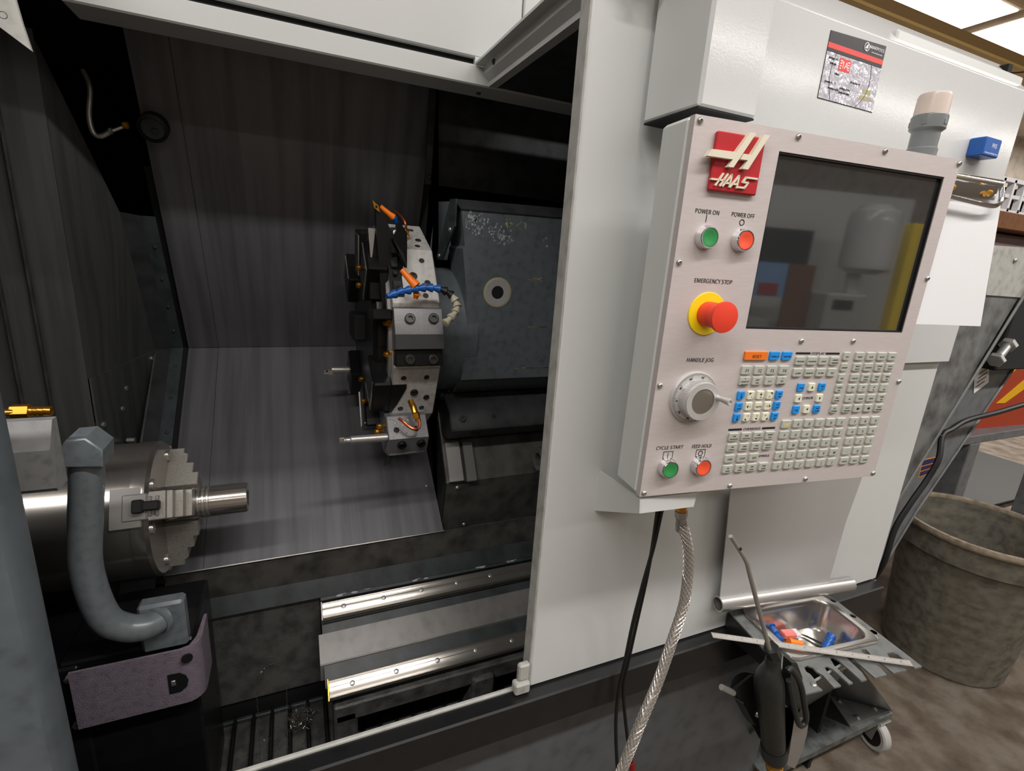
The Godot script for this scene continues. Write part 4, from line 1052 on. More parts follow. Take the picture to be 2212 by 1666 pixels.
func pendant() -> void:
	var o := thing("control_pendant", "control pendant with dark screen, keypad, round buttons and a red logo badge", "control panel", V(0.443, 1.152, -0.518))
	o.rotation.y = -deg_to_rad(6.4)
	var b := MB.new()
	b.span(mm(0, 0, -70), mm(454.5, 500.5, -9), 0.005)
	loc(o, "housing", b, M.white_paint)
	b = MB.new()
	for q in [[1.0, 1.0, 131.0, 499.5], [430.0, 1.0, 454.0, 499.5], [130.9, 1.0, 430.1, 247.0], [130.9, 474.0, 430.1, 499.5]]:
		b.span(mm(q[0], q[1], -10), mm(q[2], q[3], 0))
	loc(o, "face_plate", b, M.face_plate)
	b = MB.new(); b.span(mm(131, 247, -9.5), mm(430, 474, -5.0)); loc(o, "screen", b, M.screen_glass)
	b = MB.new()
	for q in [[130.5, 247.0, 133.0, 474.0], [428.0, 247.0, 430.5, 474.0], [130.5, 246.5, 430.5, 249.5], [130.5, 471.5, 430.5, 474.5]]: b.span(mm(q[0], q[1], -9), mm(q[2], q[3], -1.2))
	loc(o, "gasket", b, M.screen_gasket)
	b = MB.new()
	dome(b, Transform3D(), 0.0041, 0.0032)
	var sm := b.mesh()
	for q in [[8.2, 493.4], [156.1, 493.8], [305.7, 494.2], [451.0, 494.4], [8.4, 329.6], [450.8, 331.4], [7.2, 167.2], [450.6, 168.2], [7.3, 6.8], [156.2, 6.9], [303.1, 7.3], [449.9, 7.1], [232.9, 231.4], [332.4, 232.6]]:
		place(o, "screw", sm, M.zinc, Transform3D(Basis(), mm(q[0], q[1], 0)))
	# badge
	b = MB.new(); b.span(mm(31.6, 417.6, 0), mm(103, 484.6, 6.0), 0.0015)
	var badge := loc(o, "logo_badge", b, M.logo_red)
	b = MB.new()
	var e1 := PackedVector2Array(); var e2 := PackedVector2Array()
	for q in [[21.6, 462.0], [57.0, 462.6], [72.8, 486.4], [81.2, 486.4], [56.6, 445.2], [48.6, 445.2], [53.8, 454.0], [17.0, 454.0]]: e1.append(Vector2(q[0], q[1]) * 0.001)
	for q in [[68.0, 462.0], [64.4, 455.4], [75.6, 455.4], [69.6, 445.2], [78.4, 445.2], [101.6, 486.4], [93.4, 486.4], [79.6, 462.0]]: e2.append(Vector2(q[0], q[1]) * 0.001)
	b.prism(e1, 0.005, 0.0125, 0.0008); b.prism(e2, 0.005, 0.0125, 0.0008)
	loc(badge, "emblem", b, M.logo_cream)
	b = MB.new()
	var s := 0.62
	for st in [[[38.5, 423.8], [38.5, 437.6]], [[31.0, 430.2], [45.0, 430.2]], [[45.0, 423.8], [45.0, 437.6]], [[49.0, 423.8], [51.2, 437.6]], [[51.2, 437.6], [58.8, 423.8]], [[50.2, 427.6], [56.2, 427.6]], [[60.0, 423.8], [62.2, 437.6]], [[62.2, 437.6], [69.8, 423.8]], [[61.2, 427.6], [67.2, 427.6]], [[90.0, 436.8], [73.4, 436.8]], [[73.4, 436.8], [73.4, 431.0]], [[73.4, 431.0], [81.2, 431.0]], [[81.2, 431.0], [81.2, 424.6]], [[81.2, 424.6], [71.4, 424.6]]]:
		var a2 := Vector2(st[0][0] + s * (st[0][1] - 424.0), st[0][1]); var c2 := Vector2(st[1][0] + s * (st[1][1] - 424.0), st[1][1])
		if st[0][0] == st[0][0] and st[0][1] == 430.2: a2 = Vector2(31.3, 430.2)
		var d := (c2 - a2).normalized()
		var n := Vector2(-d.y, d.x) * 1.05
		b.prism(PackedVector2Array([(a2 + n - d * 0.8) * 0.001, (a2 - n - d * 0.8) * 0.001, (c2 - n + d * 0.8) * 0.001, (c2 + n + d * 0.8) * 0.001]), 0.005, 0.0085)
	loc(badge, "logo_letters", b, M.logo_cream)
	# printed words
	for q in [["POWER ON", 38.8, 393.1, 35.4, 5.2], ["POWER OFF", 93.4, 393.6, 35.6, 5.2], ["EMERGENCY STOP", 65.2, 308.6, 59.0, 5.4], ["HANDLE JOG", 65.2, 202.6, 43.0, 5.4], ["CYCLE START", 38.4, 75.2, 44.0, 5.2], ["FEED HOLD", 92.6, 74.6, 33.0, 5.2]]:
		letters(o, "lettering", q[0], Transform3D(Basis(), mm(q[1], q[2], 0.2)), q[4] * 0.001, M.ink, q[3] * 0.001, 0.12 if q[2] < 250 else 0.0)
	b = MB.new()
	b.span(mm(38.0, 380.5, 0), mm(38.9, 389.5, 0.4))
	b.t = Transform3D(Basis(), mm(93.3, 384.6, 0)); b.lathe([[0.0030, 0.0], [0.0040, 0.0], [0.0040, 0.0004], [0.0030, 0.0004], [0.0030, 0.0]], 28)
	b.t = Transform3D()
	for x in [37.4, 92.4]:
		b.span(mm(x - 8.0, 58.2, 0), mm(x - 7.3, 69.4, 0.4)); b.span(mm(x + 7.3, 58.2, 0), mm(x + 8.0, 69.4, 0.4))
		b.span(mm(x - 8.0, 68.7, 0), mm(x + 8.0, 69.4, 0.4)); b.span(mm(x - 8.0, 58.0, 0), mm(x - 4.5, 58.7, 0.4)); b.span(mm(x + 4.5, 58.0, 0), mm(x + 8.0, 58.7, 0.4))
	b.span(mm(37.0, 59.5, 0), mm(37.8, 67.0, 0.4))
	b.t = Transform3D(Basis(), mm(92.4, 63.2, 0)); b.lathe([[0.0030, 0.0], [0.0040, 0.0], [0.0040, 0.0004], [0.0030, 0.0004], [0.0030, 0.0]], 28)
	b.t = Transform3D()
	loc(o, "symbols", b, M.ink)
	b = MB.new()
	for q in [[134.0, 158.4, 97.8], [195.0, 219.6, 97.8], [228.0, 256.0, 213.0], [284.6, 312.2, 213.0]]:
		b.t = Transform3D(Basis(), mm((q[0] + q[1]) / 2, q[2], 0))
		b.prism(rrect((q[1] - q[0]) * 0.001, 0.0031, 0.0012), 0.0, 0.0003)
	b.t = Transform3D()
	loc(o, "heading_bars", b, M.ink)
	for q in [["OVERRIDES", 176.7, 97.8, 31.0], ["DISPLAY", 270.3, 213.0, 24.5], ["CURSOR", 270.2, 143.9, 20.0], ["SPINDLE", 210.0, 52.6, 20.0]]:
		letters(o, "lettering", q[0], Transform3D(Basis(), mm(q[1], q[2], 0.2)), 0.0036, M.ink, q[3] * 0.001, 0.15)
	# round push buttons
	for q in [[40.6, 362.2, "button_green"], [95.6, 362.6, "button_red"], [38.2, 45.0, "button_green"], [93.8, 44.6, "button_red"]]:
		b = MB.new(); b.t = Transform3D(Basis(), mm(q[0], q[1], 0))
		b.lathe([[0.0150, 0.0], [0.0150, 0.0028], [0.0138, 0.0045], [0.0135, 0.0100], [0.0125, 0.0112], [0.0116, 0.0112], [0.0114, 0.0085], [0.0, 0.0085]], 40)
		var col := "green" if q[2] == "button_green" else "red"
		var bt := loc(o, "push_button", b, M.chrome); bt.set_meta("label", "%s push button, %s" % [col, "upper" if q[1] > 200 else "lower"])
		b = MB.new(); b.t = Transform3D(Basis(), mm(q[0], q[1], 0)); b.lathe([[0.0113, 0.008], [0.0113, 0.0105], [0.0100, 0.0108], [0.006, 0.0096], [0.0, 0.0092]], 36); loc(bt, "button_cap", b, M[q[2]])
	# emergency stop
	b = MB.new(); b.t = Transform3D(Basis(), mm(62.5, 265.8, 0)); b.lathe([[0.0285, 0.0], [0.0285, 0.0014], [0.0280, 0.0018], [0.0, 0.0018]], 48)
	var es := loc(o, "stop_button", b, M.stop_yellow)
	b = MB.new(); b.t = Transform3D(Basis(), mm(62.5, 265.8, 0))
	b.lathe([[0.0165, 0.001], [0.0165, 0.016], [0.0150, 0.018], [0.0145, 0.026], [0.0160, 0.029], [0.0195, 0.0315], [0.0203, 0.0345], [0.0195, 0.0370], [0.012, 0.0386], [0.0, 0.0390]], 44)
	loc(es, "mushroom_head", b, M.stop_red)
	# jog hand wheel
	var jc := mm(62.6, 149.6, 0)
	b = MB.new(); b.t = Transform3D(Basis(), jc); b.lathe([[0.0370, 0.0], [0.0370, 0.0035], [0.0360, 0.0048], [0.0250, 0.0070], [0.0, 0.0070]], 64)
	var jw := loc(o, "jog_wheel", b, M.aluminium)
	b = MB.new(); b.t = Transform3D(Basis(), jc)
	b.lathe([[0.0272, 0.0065], [0.0272, 0.0215], [0.0262, 0.0235], [0.0180, 0.0235], [0.0180, 0.0215]], 60); loc(jw, "grip_ring", b, M.aluminium)
	b = MB.new()
	for k in 72:
		b.t = Transform3D(Basis(V(0, 0, 1), TAU * k / 72.0), jc); b.box(V(0.0274, 0, 0.014), V(0.0009, 0.0009, 0.0125))
	loc(jw, "knurling", b, M.aluminium).set_meta("kind", "stuff")
	b = MB.new(); b.t = Transform3D(Basis(), jc); b.lathe([[0.0181, 0.0225], [0.0, 0.0225]], 40); loc(jw, "centre_disc", b, M.knob_disc)
	b = MB.new()
	for k in 100:
		var l := 0.0052 if k % 10 == 0 else 0.0042 if k % 5 == 0 else 0.0032
		b.t = Transform3D(Basis(V(0, 0, 1), TAU * k / 100.0), jc) * Transform3D(Basis(V(0, 1, 0), 0.19), V(0.0358, 0, 0.0050)); b.box(V(-l / 2, 0, 0), V(l, 0.00035, 0.0003))
	loc(jw, "graduations", b, M.ink)
	for k in 10:
		var a := deg_to_rad(82.0 - 36.0 * (k - 7))
		a = deg_to_rad(78.0 + 36.0 * (k - 7))
		letters(jw, "number", str(k * 10), Transform3D(Basis(), jc) * Transform3D(Basis(V(0, 0, 1), a - PI / 2), V(cos(a) * 0.0300, sin(a) * 0.0300, 0.0064)), 0.0030, M.ink, 0.0, 0.0, 1.5)
	b = MB.new(); b.t = ax(mm(85.0, 154.6, 20), V(0.0, 0.05, 1)); b.lathe([[0.0046, 0.0], [0.0034, 0.006], [0.0042, 0.018], [0.0050, 0.027], [0.0044, 0.0288], [0.0024, 0.0288], [0.0024, 0.0265], [0.0, 0.0265]], 20); loc(jw, "crank_handle", b, M.aluminium)
	# keys
	var shapes := {}
	for q in [["wide", 40.0, 12.8, 1.6, 2.6], ["std", 17.6, 12.8, 1.6, 3.2], ["small", 12.2, 12.8, 1.6, 3.2], ["cur", 12.6, 12.8, 2.0, 0.0], ["mode", 13.8, 12.8, 1.8, 3.4]]:
		b = MB.new(); b.prism(rrect(q[1] * 0.001, q[2] * 0.001, q[3] * 0.001, q[4] * 0.001), 0.0, 0.0030, 0.0008); shapes[q[0]] = [b.mesh(25), q[1]]
	var K := func(x: float, y: float, kind: String, m: String, txt: String, h := 2.1, ink := "ink") -> void:
		var k: MeshInstance3D = place(o, "key", shapes[kind][0], M[m], Transform3D(Basis(), mm(x, y, 0)))
		if txt == "": return
		if txt[0] == "^":
			arrow(k, txt, m); return
		var lines := txt.count("|") + 1
		var hh: float = h if lines == 1 else minf(h, 2.0)
		var parts := txt.split("|")
		for i in parts.size():
			var w: float = shapes[kind][1] * 0.78
			var nat: float = parts[i].length() * hh * 0.86
			letters(k, "legend", parts[i], Transform3D(Basis(), mm(0.6 if h > 3.0 else 0.0, ((lines - 1) * 0.5 - i) * 4.4 - 0.8, 3.05)), hh * 0.001, M[ink], (w if nat > w else 0.0) * 0.001, 0.12, 0.8 if h > 3.0 else 2.0)
	K.call(156.0, 209.3, "wide", "key_orange", "RESET", 4.2)
	K.call(188.9, 209.3, "std", "key_blue", "POWER UP", 2.2); K.call(211.2, 209.3, "std", "key_blue", "RECOVER", 2.2)
	var fx := [144.2, 166.4, 188.5, 210.8]
	for i in 4:
		K.call(fx[i], 188.3, "std", "key_grey", "F%d" % (i + 1), 4.6)
		K.call(fx[i], 172.5, "std", "key_grey", ["X|DIAMETER|MEASURE", "NEXT|TOOL", "X / Z", "Z|FACE|MEASURE"][i], 2.4)
		K.call(fx[i], 86.9, "std", "key_grey", ["-10%|FEEDRATE", "100%|FEEDRATE", "+10%|FEEDRATE", "HANDLE|FEED"][i], 2.2)
		K.call(fx[i], 70.0, "std", "key_grey", ["-10%|SPINDLE", "100%|SPINDLE", "+10%|SPINDLE", "HANDLE|SPINDLE"][i], 2.2)
		if i < 3: K.call(fx[i], 52.4, "std", "key_grey", ["FWD", "STOP", "REV"][i], 3.2)
		K.call(fx[i], 35.6, "std", "key_grey", ["5%|RAPID", "25%|RAPID", "50%|RAPID", "100%|RAPID"][i], 2.2)
	var jx := [143.2, 160.4, 177.7, 194.9, 212.0]
	var jt := [["TS|\u2190", "^ul-C", "^u+X", "^ur+Y", "CHIP|FWD"], ["TS|RAPID", "^l-Z", "RAPID", "^r+Z", "CHIP|STOP"], ["TS|\u2192", "^dl-Y", "^d-X", "^dr+C", "CHIP|REV"]]
	for r in 3:
		for i in 5: K.call(jx[i], 150.8 - 16.9 * r, "small", "key_blue" if i in [0, 4] else "key_cream", jt[r][i], 3.0)
	for i in 4:
		var x: float = 237.4 + 22.0 * i
		K.call(x, 202.2, "std", "key_grey", ["PROGRAM", "POSITION", "OFFSET", "CURRENT|COMMANDS"][i]); K.call(x, 184.3, "std", "key_grey", ["ALARMS", "DIAGNOSTIC", "SETTING", "HELP"][i])
	K.call(250.2, 161.5, "cur", "key_blue", "HOME"); K.call(270.8, 161.5, "cur", "key_cream", "^u"); K.call(290.8, 161.5, "cur", "key_blue", "PAGE|UP")
	K.call(250.2, 143.9, "cur", "key_cream", "^l"); K.call(290.8, 143.9, "cur", "key_cream", "^r")
	K.call(250.2, 126.4, "cur", "key_blue", "END"); K.call(270.8, 126.4, "cur", "key_cream", "^d"); K.call(290.6, 126.4, "cur", "key_blue", "PAGE|DOWN")
	var my := [209.4, 192.5, 175.5, 158.8, 142.1, 125.1]
	var mt := ["EDIT", "MEMORY", "MDI", "HANDLE|JOG", "ZERO|RETURN", "LIST|PROGRAM"]
	var mr := [["INSERT", "ALTER", "DELETE", "UNDO"], ["SINGLE|BLOCK", "GRAPHICS", "OPTION|STOP", "BLOCK|DELETE"], ["COOLANT", "HANDLE|SCROLL", "TURRET|FWD", "TURRET|REV"], [".0001|.1", ".001|1.", ".01|10.", ".1|100."], ["ALL", "ORIGIN", "SINGLE", "HOME|G28"], ["SELECT|PROGRAM", "^L", "^R", "ERASE|PROGRAM"]]
	for r in 6:
		K.call(325.4, my[r], "mode", "key_grey", mt[r])
		for i in 4: K.call(351.6 + 22.65 * i, my[r], "std", "key_grey", mr[r][i])
	var al := ["SABCDE", "FGHIJK", "LMNOPQ", "RSTUVW", "XYZ;()"]
	var nu := [["7", "8", "9"], ["4", "5", "6"], ["1", "2", "3"], ["-", "0", "."], ["CANCEL", "SPACE", "ENTER"]]
	for r in 5:
		var y: float = 103.6 - 17.15 * r
		for i in 6:
			if r == 0 and i == 0: K.call(237.4, y, "std", "key_grey", "SHIFT", 3.4, "yellow_ink")
			else: K.call(237.4 + 21.9 * i, y, "std", "key_grey", al[r][i], 4.4)
		for i in 3: K.call(374.2 + 22.55 * i, y, "std", "key_grey", nu[r][i], 4.2 if r < 4 else 2.3)

func arrow(k: Node, t: String, _m: String) -> void:
	var b := MB.new()
	var z := 0.00305
	var tri := func(p: Array) -> void:
		var q := PackedVector2Array()
		for v in p: q.append(Vector2(v[0], v[1]) * 0.001)
		b.prism(q, z - 0.0002, z + 0.0002)
	var code := t.substr(1).rstrip("-+XYZC")
	var txt := t.substr(1 + code.length())
	var up := txt != ""
	match code:
		"u": tri.call([[0, 3.6 if up else 1.8], [-2.2, 0.4 if up else -1.6], [2.2, 0.4 if up else -1.6]])
		"d": tri.call([[0, -4.2 if up else -1.8], [-2.2, -1.2 if up else 1.6], [2.2, -1.2 if up else 1.6]])
		"l": tri.call([[-4.4 if up else -1.6, 0], [-1.6 if up else 1.4, 2.4], [-1.6 if up else 1.4, -2.4]])
		"r": tri.call([[4.4 if up else 1.6, 0], [1.6 if up else -1.4, 2.4], [1.6 if up else -1.4, -2.4]])
		"ul": tri.call([[-3.6, 4.0], [0.2, 4.0], [-3.6, 0.6]])
		"ur": tri.call([[3.6, 4.0], [-0.2, 4.0], [3.6, 0.6]])
		"dl": tri.call([[-3.6, -4.2], [0.2, -4.2], [-3.6, -0.8]])
		"dr": tri.call([[3.6, -4.2], [-0.2, -4.2], [3.6, -0.8]])
		"L", "R":
			var s := -1.0 if code == "L" else 1.0
			tri.call([[s * 3.2, -0.4], [s * 0.2, 2.4], [s * 0.2, -3.0]]); tri.call([[s * 0.4, 0.9], [s * 0.4, -1.5], [-s * 2.8, -1.5], [-s * 2.8, 0.9]])
	var o := loc(k, "arrow", b, M.ink)
	if txt:
		var at := {"u": Vector2(0, -2.8), "d": Vector2(0, 2.4), "l": Vector2(1.8, 0), "r": Vector2(-1.8, 0), "ul": Vector2(1.4, -2.6), "ur": Vector2(-1.2, -2.6), "dl": Vector2(1.4, 2.4), "dr": Vector2(-1.2, 2.4)}
		var a: Vector2 = at[code]
		letters(k, "legend", txt, Transform3D(Basis(), mm(a.x, a.y, 3.05)), 0.0022, M.ink, 0.0, 0.1, 2.0)

func front_things() -> void:
	var pb := Transform3D(Basis(V(0, 1, 0), -deg_to_rad(6.4)), V(0.443, 1.152, -0.518))
	# beacon on top of the pendant
	var o := thing("status_beacon", "round status beacon with white cap and grey body on the pendant's top edge", "beacon", pb * mm(415, 500.5, -32))
	var b := MB.new(); b.t = ax(pb * mm(415, 500.5, -32), V(0, 1, 0))
	b.lathe([[0.0, 0.0], [0.0195, 0.0], [0.0195, 0.013], [0.0178, 0.015], [0.0178, 0.036], [0.0222, 0.040], [0.0225, 0.056], [0.0212, 0.058], [0.0, 0.058]], 40)
	put(o, "beacon_body", b, M.beacon_grey)
	b = MB.new(); b.t = ax(pb * mm(415, 500.5, -32), V(0, 1, 0)); b.lathe([[0.0, 0.055], [0.0210, 0.055], [0.0203, 0.082], [0.019, 0.086], [0.012, 0.088], [0.0, 0.089]], 40); put(o, "beacon_cap", b, M.beacon_white)
	for k in 5:
		b = MB.new(); b.t = ax(pb * mm(415, 500.5, -32), V(0, 1, 0)) * Transform3D(Basis(V(0, 0, 1), TAU * k / 5.0), Vector3.ZERO); b.box(V(0.0224, 0, 0.047), V(0.0012, 0.006, 0.007), 0.0005); put(o, "beacon_catch", b, M.beacon_grey)
	# clipboard held to the pendant's right side
	o = thing("clipboard", "plain white clipboard with a chrome clip right of the pendant", "clipboard", pb * mm(545, 255, -5))
	b = MB.new(); b.slab([pb * mm(457, 260, -10), pb * mm(621, 260, -10), pb * mm(638, 492, -48), pb * mm(457, 492, -48)], 0.003)
	put(o, "board", b, M.paper)
	b = MB.new()
	b.slab([pb * mm(462, 461, -36), pb * mm(606, 461, -36), pb * mm(612, 484, -38), pb * mm(462, 484, -38)], 0.002)
	b.tube([pb * mm(461, 487, -40), pb * mm(615, 487, -40)], 0.0062, 10)
	put(o, "clip_plate", b, M.chrome)
	b = MB.new()
	b.tube(smooth([pb * mm(460, 457, -26), pb * mm(540, 452, -26), pb * mm(588, 450, -26), pb * mm(606, 456, -28), pb * mm(614, 468, -32), pb * mm(617, 482, -38)], 4), 0.0038, 8)
	put(o, "clip_wire", b, M.chrome)
	b = MB.new()
	for x in [500, 585]: b.t = ax(pb * mm(x, 470, -34), pb.basis.z); b.lathe([[0.0, 0.0], [0.005, 0.0], [0.004, 0.004], [0.0, 0.005]], 12)
	put(o, "rivet", b, M.brass)
	# sticker
	o = thing("gauge_sticker", "foil sticker with black and red header on the glossy white cover", "sticker", V(0.872, 1.80, -0.65))
	var st := Transform3D(Basis(), V(0.802, 1.758, -0.6498))
	b = MB.new(); b.t = st; b.slab([V(0, 0, 0.0003), V(0.142, 0, 0.0003), V(0.139, 0.077, 0.0003), V(0, 0.077, 0.0003)], 0.0003); put(o, "foil_film", b, M.foil)
	b = MB.new(); b.t = st; b.slab([V(0, 0.068, 0.0008), V(0.139, 0.068, 0.0008), V(0.139, 0.101, 0.0008), V(0, 0.096, 0.0008)], 0.0005)
	var hd := put(o, "header", b, M.sticker_black)
	b = MB.new(); b.t = st; b.slab([V(0, 0.0725, 0.001), V(0.139, 0.0725, 0.001), V(0.139, 0.080, 0.001), V(0, 0.080, 0.001)], 0.0002); put(hd, "red_stripe", b, M.sticker_red)
	letters(hd, "lettering", "MARPOSS", where(hd).affine_inverse() * st * Transform3D(Basis(), V(0.117, 0.0925, 0.0011)), 0.0048, M.sticker_text, 0.037)
	letters(hd, "lettering", "www.marposs.com", where(hd).affine_inverse() * st * Transform3D(Basis(), V(0.119, 0.0855, 0.0011)), 0.002, M.sticker_text, 0.028, 0.0, 2.0)
	b = MB.new(); b.t = st * Transform3D(Basis(), V(0.091, 0.0905, 0.001)); b.lathe([[0.0055, 0.0], [0.0065, 0.0], [0.0065, 0.0004], [0.0055, 0.0004], [0.0055, 0.0]], 24)
	b.prism(PackedVector2Array([Vector2(-0.004, -0.002), Vector2(0.003, -0.002), Vector2(0.003, 0.0045), Vector2(0.0015, 0.0045)]), 0.0, 0.0003); b.prism(PackedVector2Array([Vector2(-0.0015, -0.003), Vector2(0.0015, -0.003), Vector2(0.0, -0.0055)]), 0.0, 0.0003); put(hd, "emblem", b, M.sticker_text)
	b = MB.new(); b.t = st; b.slab([V(0.034, 0.046, 0.0006), V(0.062, 0.046, 0.0006), V(0.062, 0.064, 0.0006), V(0.034, 0.064, 0.0006)], 0.0002)
	var rl := put(o, "red_label", b, M.sticker_red)
	letters(rl, "lettering", "1A", where(rl).affine_inverse() * st * Transform3D(Basis(), V(0.048, 0.055, 0.0008)), 0.010, M.sticker_text, 0.0)
	b = MB.new(); b.t = st
	for i in 4:
		b.span(V(0.0365, 0.0485 + 0.0036 * i, 0.0006), V(0.0395 + 0.0006 * i, 0.0502 + 0.0036 * i, 0.0009)); b.span(V(0.0565 - 0.0006 * i, 0.0485 + 0.0036 * i, 0.0006), V(0.0595, 0.0502 + 0.0036 * i, 0.0009))
	put(rl, "bars", b, M.sticker_text)
	b = MB.new(); b.t = st
	b.tube([V(0, 0, 0.0005), V(0.142, 0, 0.0005)], 0.0005, 4); b.tube([V(0, 0, 0.0005), V(0, 0.096, 0.0005)], 0.0005, 4)
	b.tube(smooth([V(0.112, 0.070, 0.0004), V(0.117, 0.05, 0.0004), V(0.116, 0.03, 0.0004), V(0.108, 0.014, 0.0004), V(0.094, 0.001, 0.0004)], 5), 0.0005, 4); b.tube(smooth([V(0.024, 0.07, 0.0004), V(0.018, 0.045, 0.0004), V(0.021, 0.02, 0.0004), V(0.03, 0.002, 0.0004)], 5), 0.0005, 4)
	put(o, "printed_lines", b, M.ink)
	for q in [["gauge ok", 0.018, 0.060, 0.022], ["probe gap", 0.020, 0.053, 0.014], ["filter", 0.034, 0.040, 0.012], ["pressure", 0.082, 0.035, 0.024], ["probe 4 1/2", 0.022, 0.026, 0.026], ["measure cycle", 0.032, 0.018, 0.026], ["setting of the", 0.060, 0.022, 0.026], ["probe air valve", 0.060, 0.016, 0.026]]:
		letters(o, "lettering", q[0], Transform3D(Basis(), st * V(q[1], q[2], 0.0007) - o.position), 0.003, M.ink, q[3], 0.0, 2.0)
	b = MB.new(); b.t = st
	b.slab([V(0.104, 0.024, 0.0005), V(0.126, 0.024, 0.0005), V(0.126, 0.031, 0.0005), V(0.104, 0.031, 0.0005)], 0.0002); b.slab([V(0.10, 0.014, 0.0005), V(0.13, 0.016, 0.0005), V(0.13, 0.0215, 0.0005), V(0.10, 0.0195, 0.0005)], 0.0002)
	put(o, "pale_label", b, M.chip_buff)
	# blue magnet block
	o = thing("blue_block", "small blue block with white print stuck on the white cover", "magnet", V(1.30, 1.742, -0.65))
	b = MB.new(); b.span(V(1.253, 1.726, -0.65), V(1.31, 1.760, -0.622), 0.002); put(o, "block", b, M.blue_plastic)
	letters(o, "lettering", "PHS", Transform3D(Basis(), V(1.287, 1.746, -0.6218) - o.position), 0.008, M.sticker_text, 0.016)
	letters(o, "lettering", "www.probing.com", Transform3D(Basis(), V(1.282, 1.732, -0.6218) - o.position), 0.0025, M.sticker_text, 0.046, 0.0, 2.0)
	# braided hose
	o = thing("braided_hose", "braided steel hose hanging from the pendant bracket over the black sill", "hose", V(0.575, 1.088, -0.565))
	var hp := smooth([V(0.577, 1.063, -0.560), V(0.585, 1.040, -0.555), V(0.593, 1.006, -0.55), V(0.595, 0.964, -0.545), V(0.586, 0.918, -0.535), V(0.558, 0.864, -0.52), V(0.527, 0.807, -0.505), V(0.491, 0.755, -0.49), V(0.453, 0.692, -0.475), V(0.40, 0.59, -0.455), V(0.35, 0.47, -0.43)], 8)
	b = MB.new(); b.tube(hp, 0.0078, 14); put(o, "hose_core", b, M.braid)
	b = MB.new()
	for dirn in [-1.0, 1.0]:
		for s in 8:
			var q := []
			var up := V(0.3, 0.1, 0.94)
			var tot := 0.0
			for i in hp.size():
				var d: Vector3 = (hp[mini(i + 1, hp.size() - 1)] - hp[maxi(i - 1, 0)]).normalized()
				up = (up - d * up.dot(d)).normalized()
				if i > 0: tot += (hp[i] - hp[i - 1]).length()
				for sub in 1:
					var a: float = dirn * tot / 0.012 + TAU * s / 8.0
					q.append(hp[i] + (up * cos(a) + d.cross(up) * sin(a)) * 0.0078)
			b.tube(smooth(q, 2), 0.0011, 4, false)
	put(o, "braid", b, M.satin_steel)
	b = MB.new(); hexa(b, ax(V(0.5745, 1.092, -0.5655), V(0.05, -1, 0.1)), 0.0095, 0.0, 0.008); put(o, "brass_nut", b, M.brass)
	b = MB.new(); hexa(b, ax(V(0.575, 1.084, -0.5645), V(0.08, -1, 0.12)), 0.0105, 0.0, 0.011); b.t = ax(V(0.576, 1.073, -0.5635), V(0.1, -1, 0.12)); b.lathe([[0.0085, 0.0], [0.0085, 0.010], [0.0092, 0.012], [0.0092, 0.024], [0.0, 0.024]], 20); b.t = Transform3D(); put(o, "ferrule", b, M.satin_steel)
	# cables
	b = MB.new(); b.tube(smooth([V(0.527, 1.118, -0.555), V(0.529, 1.098, -0.56), V(0.538, 1.019, -0.575), V(0.541, 0.93, -0.59), V(0.541, 0.84, -0.6), V(0.541, 0.753, -0.605), V(0.537, 0.69, -0.605), V(0.537, 0.617, -0.6), V(0.547, 0.52, -0.59), V(0.559, 0.442, -0.58), V(0.56, 0.3, -0.575)], 5), 0.0035, 8)
	single("black_cable", "black cable hanging left of the braided hose, the longer of the pair", "cable", b, M.cable_black)
	b = MB.new(); b.tube(smooth([V(0.52, 1.112, -0.56), V(0.525, 1.089, -0.565), V(0.540, 1.006, -0.58), V(0.556, 0.919, -0.6), V(0.559, 0.826, -0.61), V(0.558, 0.738, -0.615), V(0.555, 0.685, -0.615), V(0.566, 0.612, -0.61), V(0.585, 0.515, -0.6), V(0.593, 0.49, -0.6)], 5), 0.0034, 8)
	var c2 := single("black_cable", "black cable with a red tipped end hanging beside the braided hose", "cable", b, M.cable_black)
	b = MB.new(); b.tube([V(0.593, 0.492, -0.6), V(0.599, 0.468, -0.6)], 0.006, 10); put(c2, "red_tip", b, M.tag_red)

func poly2(a: Array) -> PackedVector2Array:
	var p := PackedVector2Array()
	for q in a: p.append(Vector2(q[0], -q[1]))
	return p

